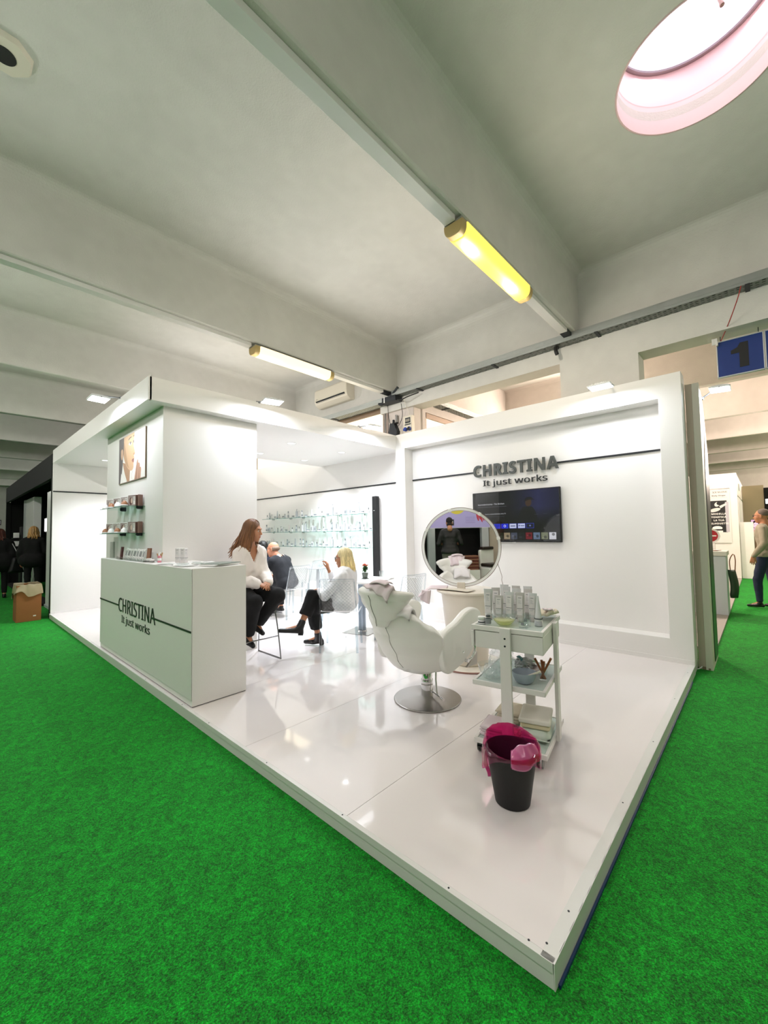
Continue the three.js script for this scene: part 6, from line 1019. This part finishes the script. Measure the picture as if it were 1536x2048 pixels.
{
  const w = (name, label, x0, x1, y0, y1, z0, z1, m) => { const t = thing(name, label, 'wall panel', [(x0 + x1) / 2, y0, (z0 + z1) / 2]); mesh('panel', box(x1 - x0, y1 - y0, z1 - z0, 0, 0, 0, .005), m, t); return t; };
  w('stand_wall', 'tall white stand wall behind the printed banner', -4.5, -.466, .026, 2.95, -15.2, -14.96, M.stand);
  const f = w('stand_fascia', 'pale fascia with a green logo running back from the tall white wall', -.56, -.47, 2.35, 2.95, -20.5, -15.25, M.panelCream); mesh('logo', box(.006, .2, .5, .05, .2, 1.2, .002), M.bagGreen, f);
  w('low_partition', 'low white partition at the far end of the aisle', -.46, -.172, 0, 1.57, -15.6, -15.25, M.stand);
  w('stand_wall', 'beige stand wall closing the far aisle', -.46, .1, 0, 2.85, -19.4, -19.1, M.panelBeige); w('stand_wall', 'white return wall behind the low partition', -.6, -.46, .026, 2.3, -18.5, -15.65, M.stand); w('stand_wall', 'black stand wall at the far right of the aisle', .1, 3, 0, 2.75, -19.35, -19.05, M.blackWall);
  const tex = canvasTex(128, 256, (x, w, h) => { x.fillStyle = '#d9a9c4'; x.fillRect(0, 0, w, h); x.fillStyle = '#3a1a28'; x.beginPath(); x.ellipse(64, 90, 54, 76, 0, 0, 7); x.fill(); x.fillStyle = '#f3c9d4'; x.beginPath(); x.ellipse(64, 104, 38, 56, 0, 0, 7); x.fill(); x.fillStyle = '#7a2a44'; x.fillRect(40, 92, 16, 7); x.fillRect(72, 92, 16, 7); x.fillStyle = '#c62a58'; x.beginPath(); x.ellipse(64, 136, 18, 8, 0, 0, 7); x.fill(); x.fillStyle = '#fff'; x.fillRect(52, 132, 24, 4); x.fillStyle = '#e2738f'; x.fillRect(20, 190, 88, 66); });
  const t = thing('advert_screen', 'glowing pink portrait screen with a smiling face at the aisle end', 'screen', [-.145, 1.19, -18.85]); mesh('housing', box(.26, .48, .05, 0, 0, 0, .006), M.black, t); mesh('display', new THREE.PlaneGeometry(.24, .46).translate(0, .24, .026), new THREE.MeshStandardMaterial({ color: 0x050505, emissive: 0xffffff, emissiveMap: tex, emissiveIntensity: 1.1 }), t); mesh('stand', box(.1, 1.19, .08, 0, -1.19, 0, .006), M.leatherBrown, t);
  const s2 = thing('lit_sign', 'small lit white sign on the black far wall', 'sign', [.2, 2.2, -19.03]); mesh('face', box(.14, .16, .02, 0, 0, 0, .003), glow(0xffffff, 2), s2); mesh('housing', box(.16, .18, .016, 0, -.01, -.008, .003), M.black, s2);
}
// ---------------------------------------------------------------- the black stand on the left
{
  const t = thing('black_stand', 'black open-fronted neighbouring stand with a deep black fascia', 'stand', [-13.7, 0, -3]);
  mesh('fascia', bx(-4.0, 3.98, 2.6, 3.06, 1.54, 1.614, .006), M.blackWall, t); mesh('roof', bx(-4.0, 3.98, 3.0, 3.05, -2.9, 1.54, .004), M.blackWall, t); mesh('back_wall', bx(-4, 3.98, 0, 3.0, -2.96, -2.88, .004), M.blackWall, t); mesh('end_wall', bx(-4, -3.93, 0, 3.0, -2.88, 1.5, .004), M.blackWall, t);
  mesh('post', bx(3.88, 3.98, 0, 2.6, 1.5, 1.61, .004), M.blackWall, t); mesh('inner_wall', bx(3.92, 3.98, 0, 3.0, -2.88, 1.5, .004), M.blackWall, t);
  mesh('front_edge', bx(-4, -3.88, 0, 2.6, 1.5, 1.61, .004), M.blackWall, t); mesh('floor_edge', bx(-4, 2.2, .002, .06, 1.3, 1.56, .004), M.blackWall, t);
  const a = thing('partition', 'narrow white panel standing inside the entrance of the black stand', 'panel', [-10.95, .06, -1.58]); mesh('panel', bx(-.42, .33, 0, 2.4, -.03, .03, .004), M.standSatin, a); mesh('plinth', bx(-.44, .35, -.058, 0, -.05, .05, .004), M.prodGrey, a); mesh('joint', bx(.02, .03, 0, 2.4, .03, .033, .001), M.capGrey, a);
  const b = thing('white_pillar', 'broad bluish white pillar inside the black stand', 'pillar', [-14.9, .06, -1.72]); mesh('shaft', bx(-.85, .85, 0, 2.5, -.08, .08, .006), M.standSatin, b); mesh('side_strip', bx(-.87, -.6, 0, 2.5, .08, .1, .004), M.prodGrey, b);
  const lb = (x, y, w, h, z, lab) => { const q = thing('light_box', lab, 'light box', [x, y, z]); mesh('display', box(w, h, .03, 0, 0, 0, .004), glow(0xffffff, 1.6), q); mesh('housing', box(w + .06, h + .06, .03, 0, -.03, -.022, .004), M.black, q); };
  lb(-16.4, 1.72, .8, .24, -1.9, 'lit white box behind the woman in the black stand'); lb(-12.1, 1.62, .4, .3, -1.65, 'lit white box beside the narrow white panel');
  lb(-19.9, 1.95, 1.6, .12, -1.35, 'lit strip beyond the end of the black stand, upper'); lb(-19.9, 1.6, 1.4, .14, -1.35, 'lit strip beyond the end of the black stand, middle'); 
  const sh = thing('display_rack', 'dark rack with white products beside the broad pillar', 'rack', [-16.5, .06, -1.55]); mesh('frame', bx(-.25, .25, 0, 1.75, -.12, -.08, .004), M.black, sh); for (const y of [.9, 1.15, 1.4]) mesh('shelf', bx(-.25, .25, y, y + .02, -.1, .1, .003), M.black, sh);
  for (let i = 0; i < 6; i++) single('product_box', box(.13, .15, .1, -16.65 + (i % 2) * .26, .981 + Math.floor(i / 2) * .25, -1.54, .004), M.paper, `white product box on the dark rack, ${['lower', 'middle', 'upper'][Math.floor(i / 2)]} shelf ${i % 2 ? 'inner' : 'outer'} place`, 'box', 'boxes on the dark rack');
}
{ // cardboard waste box with a bag
  const t = thing('cardboard_box', 'brown cardboard waste box on the green carpet beside the black post', 'box', [-9.86, .002, -1.09], 0);
  for (const [a, b, c, d] of [[-.22, .22, .165, .172], [-.22, .22, -.172, -.165]]) mesh('side', bx(a, b, 0, .64, c, d, .002), M.cardboard, t); for (const x of [-.22, .213]) mesh('side', bx(x, x + .007, 0, .64, -.165, .165, .002), M.cardboard, t); mesh('bottom', bx(-.213, .213, 0, .006, -.165, .165, 0), M.cardboard, t);
  mesh('stamp', box(.001, .02, .04, .2205, .08, -.08, 0), M.panelCream, t);
  const n = vnoise(31), bg = thing('box_liner', 'beige plastic bag folded over the rim of the cardboard box', 'bag', [-9.86, .002, -1.09]);
  const f = (u, v) => { const a = u * Math.PI * 2, c = Math.cos(a), s = Math.sin(a), k = 1 / Math.max(Math.abs(c), Math.abs(s)) ** .92, w = n(c * 3 + 5, s * 3 + 5, v * 3) - .5, o = v < .4 ? lerp(.93, 1.015, v / .4) : 1.03 + .12 * Math.sin((v - .4) * 2.4); const y = v < .4 ? lerp(.5, .66, v / .4) : .665 - (v - .4) / .6 * (.12 + .12 * (n(c * 2 + 9, s * 2 + 9, 0)) + (c < -.5 ? .1 : 0)); return V(.215 * k * c * o + .02 * w, y + .02 * w, .168 * k * s * o + .02 * w); };
  const nu = 80, nv = 18, pos = [], idx = []; for (let j = 0; j <= nv; j++) for (let i = 0; i <= nu; i++) { const p = f(i / nu, j / nv); pos.push(p.x, p.y, p.z); } for (let j = 0; j < nv; j++) for (let i = 0; i < nu; i++) { const a = j * (nu + 1) + i, c = a + nu + 1; idx.push(a, c, a + 1, a + 1, c, c + 1); }
  let g = new THREE.BufferGeometry(); g.setAttribute('position', new THREE.Float32BufferAttribute(pos, 3)); g.setIndex(idx); g = mergeVertices(g, 1e-5); g.computeVertexNormals(); mesh('film', g, M.linerBeige, bg);
}
// ---------------------------------------------------------------- the stand across the aisle, seen in the vanity mirror
{
  const Z = 3.3;
  const tex = canvasTex(1024, 512, (x, w, h) => { x.fillStyle = '#b9aee8'; x.fillRect(0, 0, w, h); x.fillStyle = '#e3d24a'; x.beginPath(); x.arc(512, 165, 150, 0, 7); x.fill(); x.fillStyle = '#3a3420'; x.textAlign = 'center'; x.font = 'bold 34px sans-serif'; x.fillText('LINEA', 512, 175); x.fillText('NUOVA', 512, 240); x.fillStyle = '#c23648'; for (const q of [110, 890]) for (let i = 0; i < 4; i++) { x.beginPath(); x.ellipse(q + i * 26, 330 + (i % 2) * 30, 16, 90 - i * 10, .25, 0, 7); x.fill(); } x.fillStyle = '#8f84c6'; for (let i = 0; i < 4; i++) x.fillRect(230, 360 + i * 26, 150, 5); x.fillStyle = '#1a1a1e'; x.fillRect(560, 390, 120, 90); x.fillStyle = '#fff'; x.font = 'bold 64px sans-serif'; x.fillText('UN', 620, 458); });
  const t = thing('opposite_stand', 'stand across the aisle with a lavender header over a black opening', 'stand', [-.73, 0, Z]);
  mesh('header', bx(-.95, .95, 1.545, 2.55, .0, .08, .004), M.paper, t); mesh('print', new THREE.PlaneGeometry(1.88, .99).rotateY(Math.PI).translate(0, 2.05, -.003), std(0xffffff, .5, { map: tex }), t);
  mesh('back_wall', bx(-2.6, 2.6, 0, 2.6, .6, .66, .004), M.blackWall, t); for (const x of [-.84, .70]) mesh('pillar', bx(x, x + .2, .02, 1.545, -.02, .18, .006), M.prodGrey, t); mesh('side_panel', bx(.95, 2.4, 0, 2.4, .1, .16, .004), M.panelTaupe, t); mesh('deck', bx(-2.2, 2.2, 0, .03, -.5, .6, .004), M.blackGloss, t);
  const s = thing('ribbed_bench', 'reddish brown ribbed bench before the opposite stand', 'bench', [-.52, .03, 3.05]); for (let i = 0; i < 9; i++) mesh('rib', box(.56, .036, .28, 0, .36 + i * .044, 0, .014), i % 2 ? M.benchRed : M.benchBrown, s); mesh('plinth', box(.6, .34, .3, 0, .02, 0, .008), M.stand, s); mesh('foot', box(.5, .02, .26, 0, 0, 0, .004), M.black, s);
  const cch = (x, z, lab) => { const c = thing('wash_chair', lab, 'chair', [x, .03, z], -.4); mesh('shell', box(.5, .42, .46, 0, .02, 0, .06), M.vinyl, c); mesh('backrest', box(.5, .5, .1, 0, .4, .2, .04), M.vinyl, c); mesh('seat', box(.46, .09, .42, 0, .44, -.02, .035), M.leatherDark, c); mesh('headrest', box(.4, .08, .16, 0, .9, .17, .03), M.leatherDark, c); };
  cch(.12, 3.0, 'pale wash chair with dark seat before the opposite stand');
}
scene.traverse(o => { if (o.isMesh) o.castShadow = o.receiveShadow = true; if (o.isLight && o.shadow) o.castShadow = true; });
renderer.render(scene, camera);
